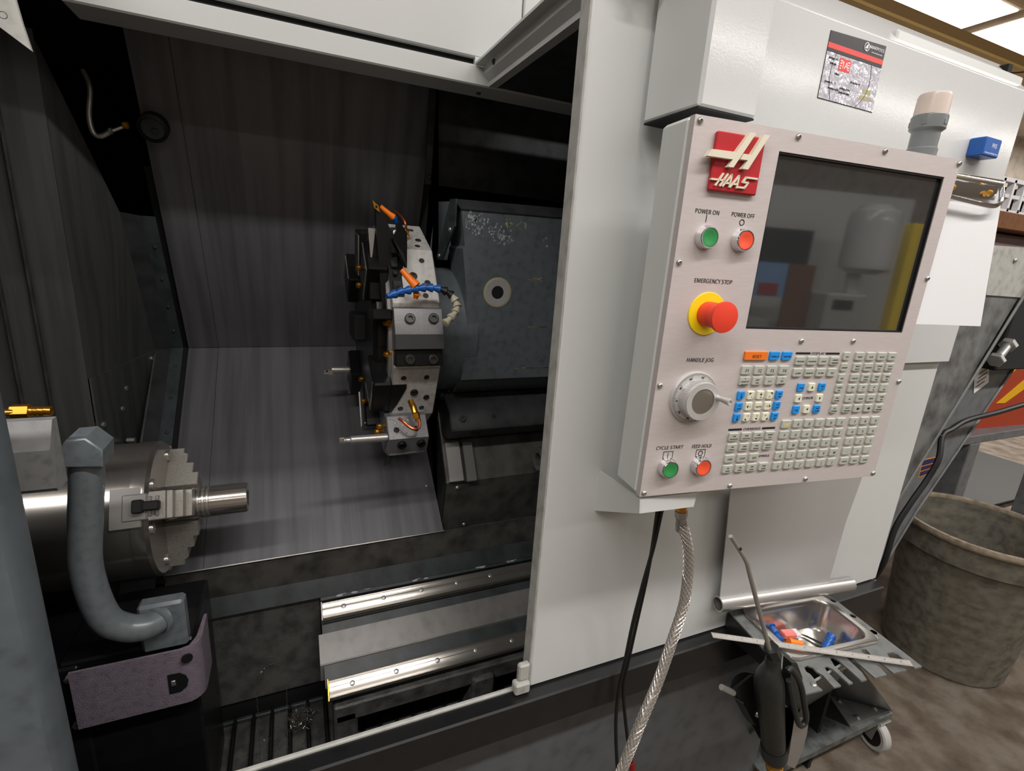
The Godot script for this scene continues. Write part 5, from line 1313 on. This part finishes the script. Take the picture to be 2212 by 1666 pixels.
func tool_tray() -> void:
	var o := thing("tool_tray", "grey slotted tool tray with steel back sheet and rolled tube below the pendant", "tray", V(0.97, 0.70, -0.54))
	var flat := Transform3D(Basis(V(1, 0, 0), V(0, 0, -1), V(0, 1, 0)), Vector3.ZERO)
	var whole := [poly2([[0.860, -0.657], [0.824, -0.443], [1.116, -0.408], [1.145, -0.624]])]
	var cuts := [[[0.880, -0.488], [0.890, -0.489], [0.896, -0.482], [0.894, -0.472], [0.898, -0.462], [0.893, -0.445], [0.889, -0.425], [0.862, -0.428], [0.864, -0.44], [0.864, -0.449], [0.873, -0.462], [0.876, -0.472], [0.874, -0.479]],
		[[0.919, -0.474], [0.927, -0.474], [0.931, -0.466], [0.926, -0.42], [0.906, -0.42], [0.910, -0.445], [0.914, -0.465]],
		[[0.954, -0.488], [0.962, -0.486], [0.965, -0.475], [0.957, -0.42], [0.937, -0.42], [0.937, -0.438], [0.943, -0.471]],
		[[0.987, -0.476], [0.999, -0.474], [0.997, -0.461], [0.990, -0.41], [0.968, -0.41], [0.972, -0.427], [0.980, -0.440]],
		[[1.026, -0.458], [1.033, -0.451], [1.043, -0.445], [1.038, -0.40], [1.014, -0.40], [1.029, -0.436], [1.030, -0.445]],
		[[1.039, -0.480], [1.051, -0.477], [1.046, -0.465], [1.036, -0.464], [1.035, -0.474]],
		[[1.083, -0.455], [1.097, -0.453], [1.102, -0.446], [1.095, -0.40], [1.072, -0.40], [1.078, -0.430], [1.076, -0.446]],
		[[0.888, -0.632], [0.873, -0.518], [1.086, -0.496], [1.106, -0.612]]]
	for h in [[1.135, -0.605], [1.128, -0.554], [1.120, -0.504]]:
		var c := []
		for k in 12: c.append([h[0] + cos(TAU * k / 12) * 0.0068, h[1] + sin(TAU * k / 12) * 0.0068])
		cuts.append(c)
	var pieces := []
	for strip in [[0.7, 0.94], [0.94, 1.04], [1.04, 1.09], [1.09, 1.1285], [1.1285, 1.3]]:   # cut across so that no piece keeps a closed hole
		var sp := PackedVector2Array([Vector2(strip[0], 0.3), Vector2(strip[1], 0.3), Vector2(strip[1], 0.8), Vector2(strip[0], 0.8)])
		pieces.append_array(Geometry2D.intersect_polygons(whole[0], sp))
	for c in cuts:
		var next := []
		for p in pieces:
			for r in Geometry2D.clip_polygons(p, poly2(c)):
				if not Geometry2D.is_polygon_clockwise(r): next.append(r)
				else:
					next.append(r)
		pieces = next
	var b := MB.new(); b.t = flat
	for p in pieces:
		if (p as PackedVector2Array).size() > 2 and Geometry2D.triangulate_polygon(p).size() > 0: b.prism(p, 0.7365, 0.7400)
	put(o, "slotted_plate", b, M.tray_grey)
	b = MB.new()
	b.slab([V(0.857, 0.736, -0.657), V(0.857, 0.685, -0.657), V(0.829, 0.715, -0.50), V(0.824, 0.736, -0.445)], 0.004)
	b.slab([V(1.143, 0.736, -0.624), V(1.143, 0.685, -0.624), V(1.128, 0.715, -0.52), V(1.118, 0.736, -0.42)], 0.004)
	b.slab([V(0.857, 0.69, -0.655), V(1.143, 0.69, -0.622), V(1.143, 0.735, -0.622), V(0.857, 0.735, -0.655)], 0.003)
	put(o, "bracket", b, M.black_paint)
	b = MB.new(); b.slab([V(0.803, 0.80, -0.641), V(1.100, 0.79, -0.606), V(1.097, 0.956, -0.602), V(1.112, 1.09, -0.600), V(0.765, 1.09, -0.638), V(0.768, 1.06, -0.638)], 0.002)
	put(o, "back_sheet", b, M.sheet_steel)
	b = MB.new()
	b.t = ax(V(0.800, 0.788, -0.641), V(0.372, -0.006, 0.041), V(0, 1, 0))
	b.lathe([[0.0135, 0.004], [0.0135, 0.0], [0.0165, 0.0], [0.0165, 0.374], [0.0135, 0.374], [0.0135, 0.370]], 24)
	b.lathe([[0.0135, 0.374], [0.0135, 0.0]], 24)
	put(o, "rolled_tube", b, M.satin_steel)
	b = MB.new()
	for q in [[0.864, -0.511], [0.846, -0.481], [0.858, -0.452]]: dome(b, ax(V(q[0], 0.740, q[1]), V(0, 1, 0)), 0.0062, 0.004)
	b.box(V(0.853, 0.742, -0.493), V(0.012, 0.003, 0.016), 0.001)
	put(o, "screw", b, M.zinc)
	# steam-table pan
	var pf := Transform3D(Basis(V(0.994, 0, 0.112), V(0, 1, 0), V(-0.112, 0, 0.994)), V(0.9935, 0.740, -0.564))
	var ring := func(w: float, h: float, r: float, y: float, dz := 0.0) -> Array:
		var q := []
		for c in [[1, 1, 0.0], [-1, 1, PI / 2], [-1, -1, PI], [1, -1, PI * 1.5]]:
			for k in 7:
				var a: float = c[2] + PI / 2 * k / 6.0
				q.append(pf * V(c[0] * (w / 2 - r) + cos(a) * r, y, -(c[1] * (h / 2 - r) + sin(a) * r) + dz))
		return q
	b = MB.new()
	b.rings([ring.call(0.212, 0.128, 0.024, -0.062), ring.call(0.226, 0.140, 0.026, 0.0), ring.call(0.236, 0.150, 0.018, 0.002), ring.call(0.236, 0.150, 0.018, 0.007), ring.call(0.229, 0.143, 0.017, 0.0085), ring.call(0.208, 0.124, 0.028, 0.0075), ring.call(0.203, 0.119, 0.030, 0.003), ring.call(0.196, 0.112, 0.034, -0.045), ring.call(0.180, 0.098, 0.030, -0.058), ring.call(0.150, 0.070, 0.020, -0.0605)], true, true)
	single("steel_pan", "small rectangular stainless steel pan set into the grey tool tray", "pan", b, M.pan_steel)
	# things in the pan
	o = thing("hose_piece", "blue segmented hose piece in the left end of the steel pan", "hose", V(0.965, 0.695, -0.615))
	loc_line(o, [V(0.972, 0.705, -0.640), V(0.966, 0.699, -0.624), V(0.961, 0.694, -0.607), V(0.957, 0.691, -0.591)], [M.blue_plastic, M.blue_plastic, M.blue_plastic], 0.0085)
	o = thing("hose_piece", "blue segmented hose piece in the right end of the steel pan", "hose", V(1.04, 0.695, -0.56))
	loc_line(o, [V(1.030, 0.692, -0.540), V(1.043, 0.694, -0.545), V(1.057, 0.696, -0.550), V(1.073, 0.699, -0.557)], [M.blue_plastic, M.blue_plastic, M.blue_plastic], 0.010)
	b = MB.new(); b.t = Transform3D(Basis(V(0, 1, 0), -0.25), V(0.996, 0.688, -0.602)); b.box(V(0, 0, 0), V(0.032, 0.012, 0.020), 0.002)
	o = single("insert_box", "small pink plastic insert box in the steel pan", "box", b, M.pink_plastic)
	b = MB.new(); b.t = Transform3D(Basis(V(0, 1, 0), -0.25), V(0.996, 0.688, -0.602)); b.box(V(0.018, 0, 0), V(0.014, 0.0125, 0.0205), 0.002); put(o, "clear_lid", b, M.paper)
	b = MB.new(); cone_nozzle(b, V(0.972, 0.690, -0.583), V(1.000, 0.687, -0.572), 0.009, 0.006)
	single("orange_nozzle", "loose orange hose nozzle in the steel pan below the ruler", "nozzle", b, M.orange_plastic)
	b = MB.new(); b.tube([V(1.028, 0.684, -0.597), V(1.036, 0.684, -0.585), V(1.046, 0.685, -0.560), V(1.052, 0.686, -0.545)], [0.0008, 0.0022, 0.0026, 0.0026], 8)
	single("scriber", "thin dark pointed scriber lying in the steel pan", "scriber", b, M.gun_grey)
	# ruler
	o = thing("steel_ruler", "long pale steel ruler lying across the pan and tray", "ruler", V(0.92, 0.752, -0.505))
	b = MB.new(); b.slab([V(0.7475, 0.7575, -0.594), V(1.084, 0.7495, -0.409), V(1.094, 0.7495, -0.421), V(0.7545, 0.7575, -0.607)], 0.0009)
	put(o, "blade", b, M.rule_steel)
	b = MB.new()
	var ra := V(0.7475, 0.7577, -0.594); var rb := V(1.084, 0.7497, -0.409); var rc := V(0.007, 0.0, -0.013)
	for k in 148:
		var f := (k + 1) / 150.0
		var l := 0.34 if k % 8 == 7 else 0.24 if k % 4 == 3 else 0.15
		for side in 2:
			var p0: Vector3 = ra.lerp(rb, f) + rc * (0.04 if side == 0 else 0.96 - l)
			b.tube([p0, p0 + rc * l], 0.00015, 3, false)
	put(o, "graduations", b, M.gun_steel)
	var dirx := (rb - ra).normalized()
	for k in 12:
		var p0 := ra.lerp(rb, (k + 0.9) / 12.5) + rc * 0.5 + V(0, 0.0002, 0)
		letters(o, "number", str(k + 1), Transform3D(Basis(dirx, rc.normalized(), dirx.cross(rc.normalized())), p0 - o.position), 0.0026, M.gun_steel, 0.0, 0.0, 2.0)

func air_gun() -> void:
	var z := -0.44
	var o := thing("air_gun", "dark grey air gun with long bent steel nozzle standing in a black holder", "air gun", V(0.775, 0.57, z))
	var b := MB.new()
	b.tube([V(0.547, 1.117, z), V(0.583, 1.076, z), V(0.592, 1.064, z), V(0.599, 1.050, z), V(0.690, 0.880, z)], [0.0030, 0.0031, 0.0033, 0.0034, 0.0036], 14)
	put(o, "nozzle_tube", b, M.satin_steel)
	b = MB.new(); b.tube([V(0.5665, 1.096, z + 0.0035), V(0.568, 1.094, z + 0.0035)], 0.0022, 6); put(o, "nozzle_hole", b, M.void)
	b = MB.new(); hexa(b, ax(V(0.691, 0.886, z), V(0.03, -0.045, 0)), 0.0120, 0.0, 0.03); put(o, "hex_nut", b, M.gun_grey)
	b = MB.new()
	b.tube(smooth([V(0.704, 0.862, z), V(0.706, 0.845, z), V(0.705, 0.822, z), V(0.716, 0.785, z), V(0.734, 0.735, z), V(0.749, 0.695, z), V(0.763, 0.655, z), V(0.772, 0.628, z), V(0.776, 0.612, z)], 3), [0.0115, 0.012, 0.0125, 0.0135, 0.0155, 0.0185, 0.0215, 0.0235, 0.0242, 0.024, 0.0232, 0.0225, 0.022, 0.0215, 0.021, 0.0207, 0.0204, 0.0202, 0.020, 0.020, 0.020, 0.020, 0.020, 0.0195, 0.018], 20)
	put(o, "body", b, M.gun_grey)
	b = MB.new(); b.t = ax(V(0.7655, 0.648, z), V(0.3, -0.95, 0)); b.lathe([[0.0208, 0.0], [0.0222, 0.002], [0.0222, 0.028], [0.019, 0.032], [0.0, 0.032]], 28); b.t = Transform3D(); put(o, "collar", b, M.gun_grey)
	b = MB.new()
	var zl := z + 0.022
	b.tube(smooth([V(0.712, 0.852, zl), V(0.722, 0.852, zl), V(0.744, 0.822, zl + 0.006), V(0.764, 0.775, zl + 0.01), V(0.780, 0.738, zl + 0.01), V(0.774, 0.727, zl + 0.01), V(0.762, 0.735, zl + 0.01), V(0.742, 0.778, zl + 0.006), V(0.722, 0.83, zl)], 4), 0.0048, 10)
	put(o, "lever", b, M.gun_grey)
	b = MB.new(); b.slab([V(0.748, 0.79, z + 0.012), V(0.776, 0.732, z + 0.012), V(0.800, 0.735, z + 0.012), V(0.774, 0.81, z + 0.012), V(0.750, 0.846, z + 0.012), V(0.735, 0.852, z + 0.012)], 0.016); put(o, "lever_guard", b, M.gun_grey)
	b = MB.new()
	b.rings([[V(0.768, 0.735, z + 0.02), V(0.779, 0.69, z + 0.02), V(0.786, 0.645, z + 0.02), V(0.785, 0.617, z + 0.02)], [V(0.795, 0.73, z + 0.028), V(0.803, 0.69, z + 0.028), V(0.807, 0.645, z + 0.026), V(0.803, 0.605, z + 0.024)], [V(0.817, 0.715, z + 0.016), V(0.820, 0.68, z + 0.016), V(0.817, 0.642, z + 0.014), V(0.811, 0.612, z + 0.012)], [V(0.815, 0.715, z), V(0.818, 0.68, z), V(0.815, 0.642, z), V(0.809, 0.612, z)], [V(0.766, 0.735, z), V(0.777, 0.69, z), V(0.784, 0.645, z), V(0.783, 0.617, z)]])
	put(o, "thumb_shield", b, M.satin_steel)
	b = MB.new()
	hexa(b, ax(V(0.777, 0.616, z), V(0.25, -0.97, 0)), 0.0165, 0.0, 0.016); b.t = ax(V(0.781, 0.60, z), V(0.25, -0.97, 0)); b.lathe([[0.012, 0.0], [0.012, 0.006], [0.0145, 0.008], [0.0145, 0.018], [0.012, 0.020], [0.012, 0.05], [0.0, 0.05]], 20); b.t = Transform3D()
	put(o, "brass_coupling", b, M.brass)
	o = thing("gun_holder", "black bent sheet metal holder left of the air gun", "holder", V(0.70, 0.62, -0.46))
	b = MB.new()
	b.slab([V(0.661, 0.783, -0.466), V(0.765, 0.633, -0.466), V(0.782, 0.642, -0.466), V(0.762, 0.727, -0.466), V(0.726, 0.782, -0.466), V(0.700, 0.800, -0.466)], 0.004)
	put(o, "holder_plate", b, M.black_steel)
	b = MB.new(); b.t = ax(V(0.694, 0.775, -0.462), V(0.55, -0.83, 0.05)); b.lathe([[0.026, -0.010], [0.028, -0.010], [0.028, 0.060], [0.026, 0.060], [0.026, -0.010]], 20, -2.2, 1.2); put(o, "cup", b, M.black_rubber)
	b = MB.new(); b.tube([V(0.635, 0.795, -0.47), V(0.662, 0.778, -0.465)], 0.005, 8); dome(b, ax(V(0.727, 0.716, -0.458), V(0, 0, 1)), 0.006, 0.005); dome(b, ax(V(0.735, 0.728, -0.458), V(0, 0, 1)), 0.004, 0.004); put(o, "screw", b, M.zinc)

func cart() -> void:
	var o := thing("wheeled_stand", "low grey steel stand on castors under the tool tray", "stand", V(1.45, 0.0, -0.72))
	var b := MB.new()
	b.slab([V(1.13, 0.14, -0.652), V(1.70, 0.14, -0.652), V(1.70, 0.14, -0.85), V(1.13, 0.14, -0.85)], 0.006)
	b.span(V(1.13, 0.118, -0.658), V(1.70, 0.139, -0.652), 0.002)
	put(o, "shelf", b, M.cart_grey)
	b = MB.new()
	b.slab([V(1.15, 0.14, -0.75), V(1.555, 0.14, -0.768), V(0.992, 0.735, -0.471), V(0.835, 0.735, -0.455)], 0.004)
	put(o, "back_plate", b, M.cart_grey)
	b = MB.new()
	b.slab([V(1.556, 0.145, -0.770), V(1.70, 0.145, -0.655), V(1.000, 0.735, -0.463), V(0.993, 0.735, -0.473)], 0.003)
	put(o, "side_plate", b, M.black_paint)
	b = MB.new()
	b.slab([V(1.513, 0.146, -0.668), V(1.698, 0.146, -0.660), V(1.690, 0.146, -0.765), V(1.552, 0.152, -0.768)], 0.005)
	var pl := put(o, "castor_plate", b, M.tray_grey)
	b = MB.new(); b.slab([V(1.513, 0.142, -0.670), V(1.552, 0.148, -0.768), V(1.46, 0.142, -0.745)], 0.003); put(pl, "dark_gap", b, M.void)
	b = MB.new(); hexa(b, Transform3D(), 0.0085, 0.0, 0.006); b.lathe([[0.0045, 0.006], [0.0045, 0.011], [0.0, 0.012]], 10)
	var nm := b.mesh()
	var ns := []
	for q in [[1.565, -0.739], [1.651, -0.739], [1.651, -0.680], [1.563, -0.678]]: ns.append(ax(V(q[0], 0.146, q[1]), V(0, 1, 0)))
	studs(pl, "castor_nut", ns, nm, M.zinc)
	for q in [[1.672, -0.672, "right"], [1.24, -0.80, "left"]]:
		var c := V(q[0], 0.052, q[1])
		var axle := V(0.92, 0, 0.18) if q[2] == "right" else V(0.1, 0, 1)
		b = MB.new(); b.t = ax(c, axle)
		b.lathe([[0.036, -0.014], [0.046, -0.015], [0.051, -0.011], [0.052, 0.0], [0.051, 0.011], [0.046, 0.015], [0.036, 0.014]], 40); var wh := put(o, "castor", b, M.wheel_grey)
		b = MB.new(); b.t = ax(c, axle); b.lathe([[0.0, -0.012], [0.037, -0.012], [0.037, 0.012], [0.0, 0.012]], 32); put(wh, "hub", b, M.black_steel)
		b = MB.new()
		for s in [-1.0, 1.0]:
			b.t = ax(c, axle) * Transform3D(Basis(), V(0, 0, s * 0.019))
			b.prism(PackedVector2Array([Vector2(-0.012, -0.012), Vector2(0.012, -0.012), Vector2(0.020, 0.062), Vector2(-0.020, 0.062)]), -0.0015, 0.0015)
		b.t = Transform3D(Basis(), c + V(0, 0.063, 0)); b.box(Vector3.ZERO, V(0.05, 0.005, 0.05), 0.002); b.t = Transform3D()
		b.tube([c + V(0, 0.06, 0), V(c.x, 0.135, c.z)], 0.011, 10)
		put(wh, "fork", b, M.zinc)
		b = MB.new(); hexa(b, ax(c + axle.normalized() * 0.020, axle), 0.009, 0.0, 0.006); put(wh, "axle_nut", b, M.zinc)
	# loose things on the floor by the machine
	b = MB.new()
	b.t = ax(V(1.10, 0.03, -0.82), V(0, 1, 0)); b.lathe([[0.0, -0.03], [0.11, -0.03], [0.115, -0.01], [0.10, 0.045], [0.06, 0.055], [0.0, 0.055]], 30)
	var ft := single("foot_pedal", "round black foot pedal on the floor left of the wheeled stand", "pedal", b, M.black_rubber)
	b = MB.new(); b.t = ax(V(1.10, 0.03, -0.82), V(0, 1, 0)); b.lathe([[0.118, -0.012], [0.122, 0.0], [0.108, 0.047], [0.100, 0.050]], 30, -1.2, 0.7); put(ft, "pale_band", b, M.bin_rim)
	b = MB.new(); b.tube([V(1.19, 0.12, -0.80), V(1.27, 0.03, -0.796)], 0.010, 8); single("floor_rod", "short black rod on the floor beside the foot pedal", "rod", b, M.cable_black)

func conveyor() -> void:
	var o := thing("chip_conveyor", "grey inclined chip conveyor casing at the right end of the machine", "conveyor", V(1.5, 0.0, -0.85))
	var b := MB.new()
	b.prism(PackedVector2Array([Vector2(1.412, 0.64), Vector2(1.44, 0.70), Vector2(1.478, 0.85), Vector2(1.79, 1.455), Vector2(1.845, 1.575), Vector2(1.412, 1.575)]), -0.76, -0.712)
	put(o, "upper_side", b, M.conveyor)
	b = MB.new(); b.tube([V(1.44, 0.72, -0.706), V(1.477, 0.897, -0.700), V(1.783, 1.457, -0.700), V(1.84, 1.573, -0.70)], 0.0035, 6); put(o, "flange_edge", b, M.tray_grey)
	b = MB.new()
	b.prism(PackedVector2Array([Vector2(1.42, 0.42), Vector2(1.52, 0.42), Vector2(1.61, 0.577), Vector2(1.712, 0.795), Vector2(2.006, 1.236), Vector2(2.10, 1.42), Vector2(2.1, 1.56), Vector2(1.42, 1.56)]), -1.2, -0.76)
	put(o, "lower_side", b, M.conveyor_side)
	b = MB.new(); b.tube([V(1.60, 0.58, -0.757), V(1.712, 0.795, -0.757), V(2.006, 1.236, -0.757)], 0.004, 6); put(o, "lower_edge", b, M.conveyor)
	b = MB.new(); b.slab([V(1.62, 1.455, -0.708), V(1.93, 1.452, -0.708), V(1.93, 1.585, -0.708), V(1.585, 1.575, -0.708)], 0.01)
	put(o, "worn_head_plate", b, M.worn_white)
	b = MB.new()
	for q in [[1.70, 1.545], [1.735, 1.235], [1.73, 1.20]]: dome(b, ax(V(q[0], q[1], -0.706 if q[1] > 1.4 else -0.758), V(0, 0, 1)), 0.006, 0.003)
	put(o, "screw", b, M.zinc)
	b = MB.new(); b.tube([V(1.725, 1.288, -0.69), V(1.80, 1.328, -0.705)], 0.011, 12); hexa(b, ax(V(1.728, 1.29, -0.6905), V(-1, -0.5, 0.1)), 0.02, 0.0, 0.012); hexa(b, ax(V(1.792, 1.324, -0.703), V(-1, -0.5, 0.1)), 0.02, -0.008, 0.006); put(o, "take_up_bolt", b, M.zinc)
	b = MB.new(); b.span(V(1.79, 1.25, -0.76), V(2.05, 1.45, -0.71), 0.004); put(o, "bearing_plate", b, M.void)
	b = MB.new(); b.slab([V(1.830, 1.168, -0.758), V(1.893, 1.200, -0.758), V(1.855, 1.272, -0.758), V(1.800, 1.232, -0.758)], 0.0008)
	var pt := put(o, "paper_label", b, M.paper)
	b = MB.new()
	for i in 4: b.slab([V(1.828, 1.185 + 0.014 * i, -0.7575), V(1.868, 1.203 + 0.014 * i, -0.7575), V(1.867, 1.207 + 0.014 * i, -0.7575), V(1.827, 1.189 + 0.014 * i, -0.7575)], 0.0002)
	put(pt, "print", b, M.mauve)
	b = MB.new(); b.slab([V(1.675, 0.916, -0.7595), V(1.766, 0.927, -0.7595), V(1.772, 0.978, -0.7595), V(1.668, 0.974, -0.7595)], 0.0006)
	var nv := put(o, "warning_label", b, M.sign_orange)
	b = MB.new()
	b.slab([V(1.678, 0.919, -0.7590), V(1.763, 0.930, -0.7590), V(1.7655, 0.943, -0.7590), V(1.677, 0.934, -0.7590)], 0.0003); b.slab([V(1.676, 0.937, -0.7590), V(1.766, 0.946, -0.7590), V(1.7675, 0.957, -0.7590), V(1.675, 0.951, -0.7590)], 0.0003); b.slab([V(1.6745, 0.954, -0.7590), V(1.768, 0.960, -0.7590), V(1.769, 0.975, -0.7590), V(1.672, 0.971, -0.7590)], 0.0003)
	put(nv, "navy_field", b, M.navy)
	b = MB.new()
	b.tube(smooth([V(2.3, 1.19, -0.66), V(2.036, 1.147, -0.70), V(1.889, 1.12, -0.715), V(1.75, 1.104, -0.72), V(1.681, 1.082, -0.72), V(1.644, 1.065, -0.72), V(1.616, 1.008, -0.70), V(1.59, 0.948, -0.70), V(1.544, 0.883, -0.70), V(1.505, 0.81, -0.70), V(1.48, 0.72, -0.69), V(1.475, 0.66, -0.70)], 6), 0.0075, 9)
	var cb := single("conveyor_cable", "black cable curving off the chip conveyor's side to the right", "cable", b, M.cable_black)
	b = MB.new(); b.box(V(1.644, 1.062, -0.725), V(0.022, 0.016, 0.02), 0.003); put(cb, "cable_clip", b, M.black_rubber)
	# bin
	o = thing("trash_bin", "round open grey plastic trash bin right of the machine", "bin", V(2.416, 0.0, -0.85))
	b = MB.new()
	b.lathe([[0.0, 0.0], [0.196, 0.0], [0.202, 0.01], [0.236, 0.46], [0.242, 0.478], [0.256, 0.486], [0.259, 0.560], [0.262, 0.568]], 64)
	b.lathe([[0.250, 0.575], [0.246, 0.50], [0.232, 0.46], [0.196, 0.02], [0.0, 0.02]], 64)
	place(o, "bin_body", b.mesh(40), M.bin_grey, Transform3D(Basis(V(1, 0, 0), V(0, 0, -1), V(0, 1, 0)), Vector3.ZERO))
	b = MB.new(); b.lathe([[0.258, 0.562], [0.266, 0.566], [0.269, 0.578], [0.264, 0.589], [0.254, 0.590], [0.248, 0.582], [0.249, 0.570]], 64)
	place(o, "rim", b.mesh(50), M.bin_rim, Transform3D(Basis(V(1, 0, 0), V(0, 0, -1), V(0, 1, 0)), Vector3.ZERO))

func background() -> void:
	var b := MB.new()
	var o := thing("storage_rack", "white wire rack with boxes on a brown shelf beyond the clipboard", "rack", V(2.7, 0.0, -1.3))
	b = MB.new()
	for k in 9:
		var x := 2.40 + 0.075 * k
		b.span(V(x, 1.752, -1.12), V(x + 0.014, 1.862, -1.10)); b.span(V(x, 1.80, -1.118), V(x + 0.09, 1.812, -1.105)); b.span(V(x + 0.002, 1.752, -1.4), V(x + 0.012, 1.764, -1.10))
	b.span(V(2.38, 1.852, -1.12), V(3.2, 1.866, -1.10)); b.span(V(2.38, 1.748, -1.4), V(3.2, 1.758, -1.10))
	put(o, "rack_frame", b, M.paper)
	b = MB.new(); b.span(V(2.36, 1.685, -1.42), V(3.4, 1.747, -1.08), 0.004); put(o, "shelf_board", b, M.cardboard)
	b = MB.new(); b.span(V(2.36, 0.0, -1.42), V(2.42, 1.685, -1.36)); b.span(V(3.3, 0.0, -1.42), V(3.36, 1.685, -1.36)); put(o, "upright", b, M.conveyor_side)
	for k in 7:
		b = MB.new(); b.span(V(2.418 + 0.075 * k, 1.762, -1.36), V(2.470 + 0.075 * k, 1.842, -1.125), 0.003)
		var bx := single("stored_box", "%s box, %s in the white rack on the brown shelf" % ["brown card" if k % 2 == 0 else "dark grey", ["first from the left", "second", "third", "fourth", "fifth", "sixth", "last"][k]], "box", b, M.cardboard if k % 2 == 0 else M.gun_grey, "boxes in the wire rack")
		b = MB.new(); b.span(V(2.426 + 0.075 * k, 1.775, -1.126), V(2.462 + 0.075 * k, 1.80, -1.1235)); put(bx, "box_label", b, M.paper)
	b = MB.new(); b.span(V(2.36, 1.60, -1.5), V(3.4, 1.678, -1.13), 0.004)
	single("mauve_cabinet", "dull mauve metal cabinet below the brown shelf", "cabinet", b, M.mauve)
	o = thing("red_crate", "red brown box with yellow print on a steel table right of the conveyor", "box", V(3.0, 0.84, -1.3))
	b = MB.new(); b.slab([V(2.70, 0.84, -1.15), V(3.6, 0.80, -1.10), V(3.6, 1.22, -1.10), V(2.70, 1.22, -1.15)], 0.35); put(o, "box_body", b, M.red_board)
	b = MB.new()
	b.slab([V(2.82, 1.02, -1.14), V(2.90, 1.02, -1.135), V(3.06, 1.15, -1.125), V(2.92, 1.15, -1.133)], 0.004); b.slab([V(2.96, 0.955, -1.132), V(3.02, 0.955, -1.128), V(3.25, 1.08, -1.115), V(3.2, 1.12, -1.118)], 0.004)
	put(o, "yellow_print", b, M.yellow_print)
	o = thing("steel_table", "grey steel table with dark underside behind the trash bin", "table", V(3.6, 0.0, -1.5))
	b = MB.new(); b.span(V(2.66, 0.795, -1.9), V(4.4, 0.835, -1.08), 0.004); put(o, "table_top", b, M.conveyor_side)
	for x in [2.72, 3.55, 4.3]:
		b = MB.new(); b.span(V(x, 0.0, -1.16), V(x + 0.08, 0.795, -1.08), 0.004); put(o, "leg", b, M.conveyor_side)
	b = MB.new(); b.span(V(3.9, 0.02, -2.3), V(5.6, 0.035, -1.5), 0.004); single("floor_mat", "black rubber mat on the concrete floor behind the bin", "mat", b, M.black_rubber)
	b = MB.new(); b.tube(smooth([V(3.3, 2.62, -1.99), V(3.8, 2.66, -1.9), V(4.4, 2.80, -1.85), V(4.9, 2.95, -1.8)], 5), 0.004, 5); single("overhead_wire", "thin dark wire hanging from the yellow beam near the ceiling", "wire", b, M.cable_black)

func behind_viewer() -> void:   # what the dark screen mirrors: the shop behind the viewer
	var b := MB.new()
	b.span(V(2.4, 0.0, 3.9), V(5.6, 2.35, 4.6), 0.02)
	var o := single("white_machine", "large white machine with dark window standing behind the viewer", "machine", b, M.white_paint)
	b = MB.new(); b.span(V(3.3, 1.35, 3.86), V(4.35, 1.92, 3.9)); put(o, "window", b, M.screen_gasket)
	b = MB.new(); b.t = ax(V(4.42, 1.50, 3.2), V(0, 1, 0)); b.lathe([[0.0, 0.0], [0.12, 0.0], [0.21, 0.05], [0.22, 0.10], [0.22, 0.48], [0.20, 0.58], [0.12, 0.64], [0.0, 0.66]], 28); b.t = Transform3D()
	b.span(V(4.36, 0.0, 3.26), V(4.48, 1.5, 3.32))
	o = single("white_tank", "white cylindrical tank on a stand behind the viewer", "tank", b, M.gloss_paint)
	b = MB.new(); b.span(V(4.64, 1.52, 3.18), V(4.72, 1.60, 3.22)); put(o, "lug", b, M.zinc)
	for x in [4.78, 5.02]:
		b = MB.new(); b.span(V(x, 0.0, 3.1), V(x + 0.11, 2.0, 3.21), 0.01)
		single("yellow_post", "yellow steel guard post behind the viewer, %s of the pair" % ("left" if x < 4.9 else "right"), "post", b, M.stop_yellow, "yellow guard posts")
	b = MB.new(); b.span(V(3.62, 0.0, 3.2), V(3.90, 1.55, 3.24), 0.004)
	single("brown_board", "upright brown fibreboard panel behind the viewer", "board", b, M.cardboard)
	b = MB.new(); b.span(V(3.0, 1.23, 3.22), V(3.61, 1.55, 3.23))
	o = single("blue_poster", "pale blue poster with a dark red shape behind the viewer", "poster", b, M.poster_blue)
	b = MB.new(); b.span(V(3.32, 1.24, 3.212), V(3.54, 1.36, 3.221), 0.02); put(o, "print", b, M.tag_red)
	b = MB.new(); b.span(V(3.92, 0.3, 3.0), V(4.36, 1.31, 3.4), 0.02)
	o = single("white_cabinet", "small white machine cabinet with black label behind the viewer", "cabinet", b, M.worn_white)
	b = MB.new(); b.span(V(3.98, 1.16, 2.99), V(4.2, 1.25, 3.0)); put(o, "label_plate", b, M.screen_gasket)
	b = MB.new(); b.span(V(2.6, 0.85, 3.3), V(3.6, 1.0, 3.8), 0.01)
	single("white_bench", "white work bench top behind the viewer", "bench", b, M.worn_white)
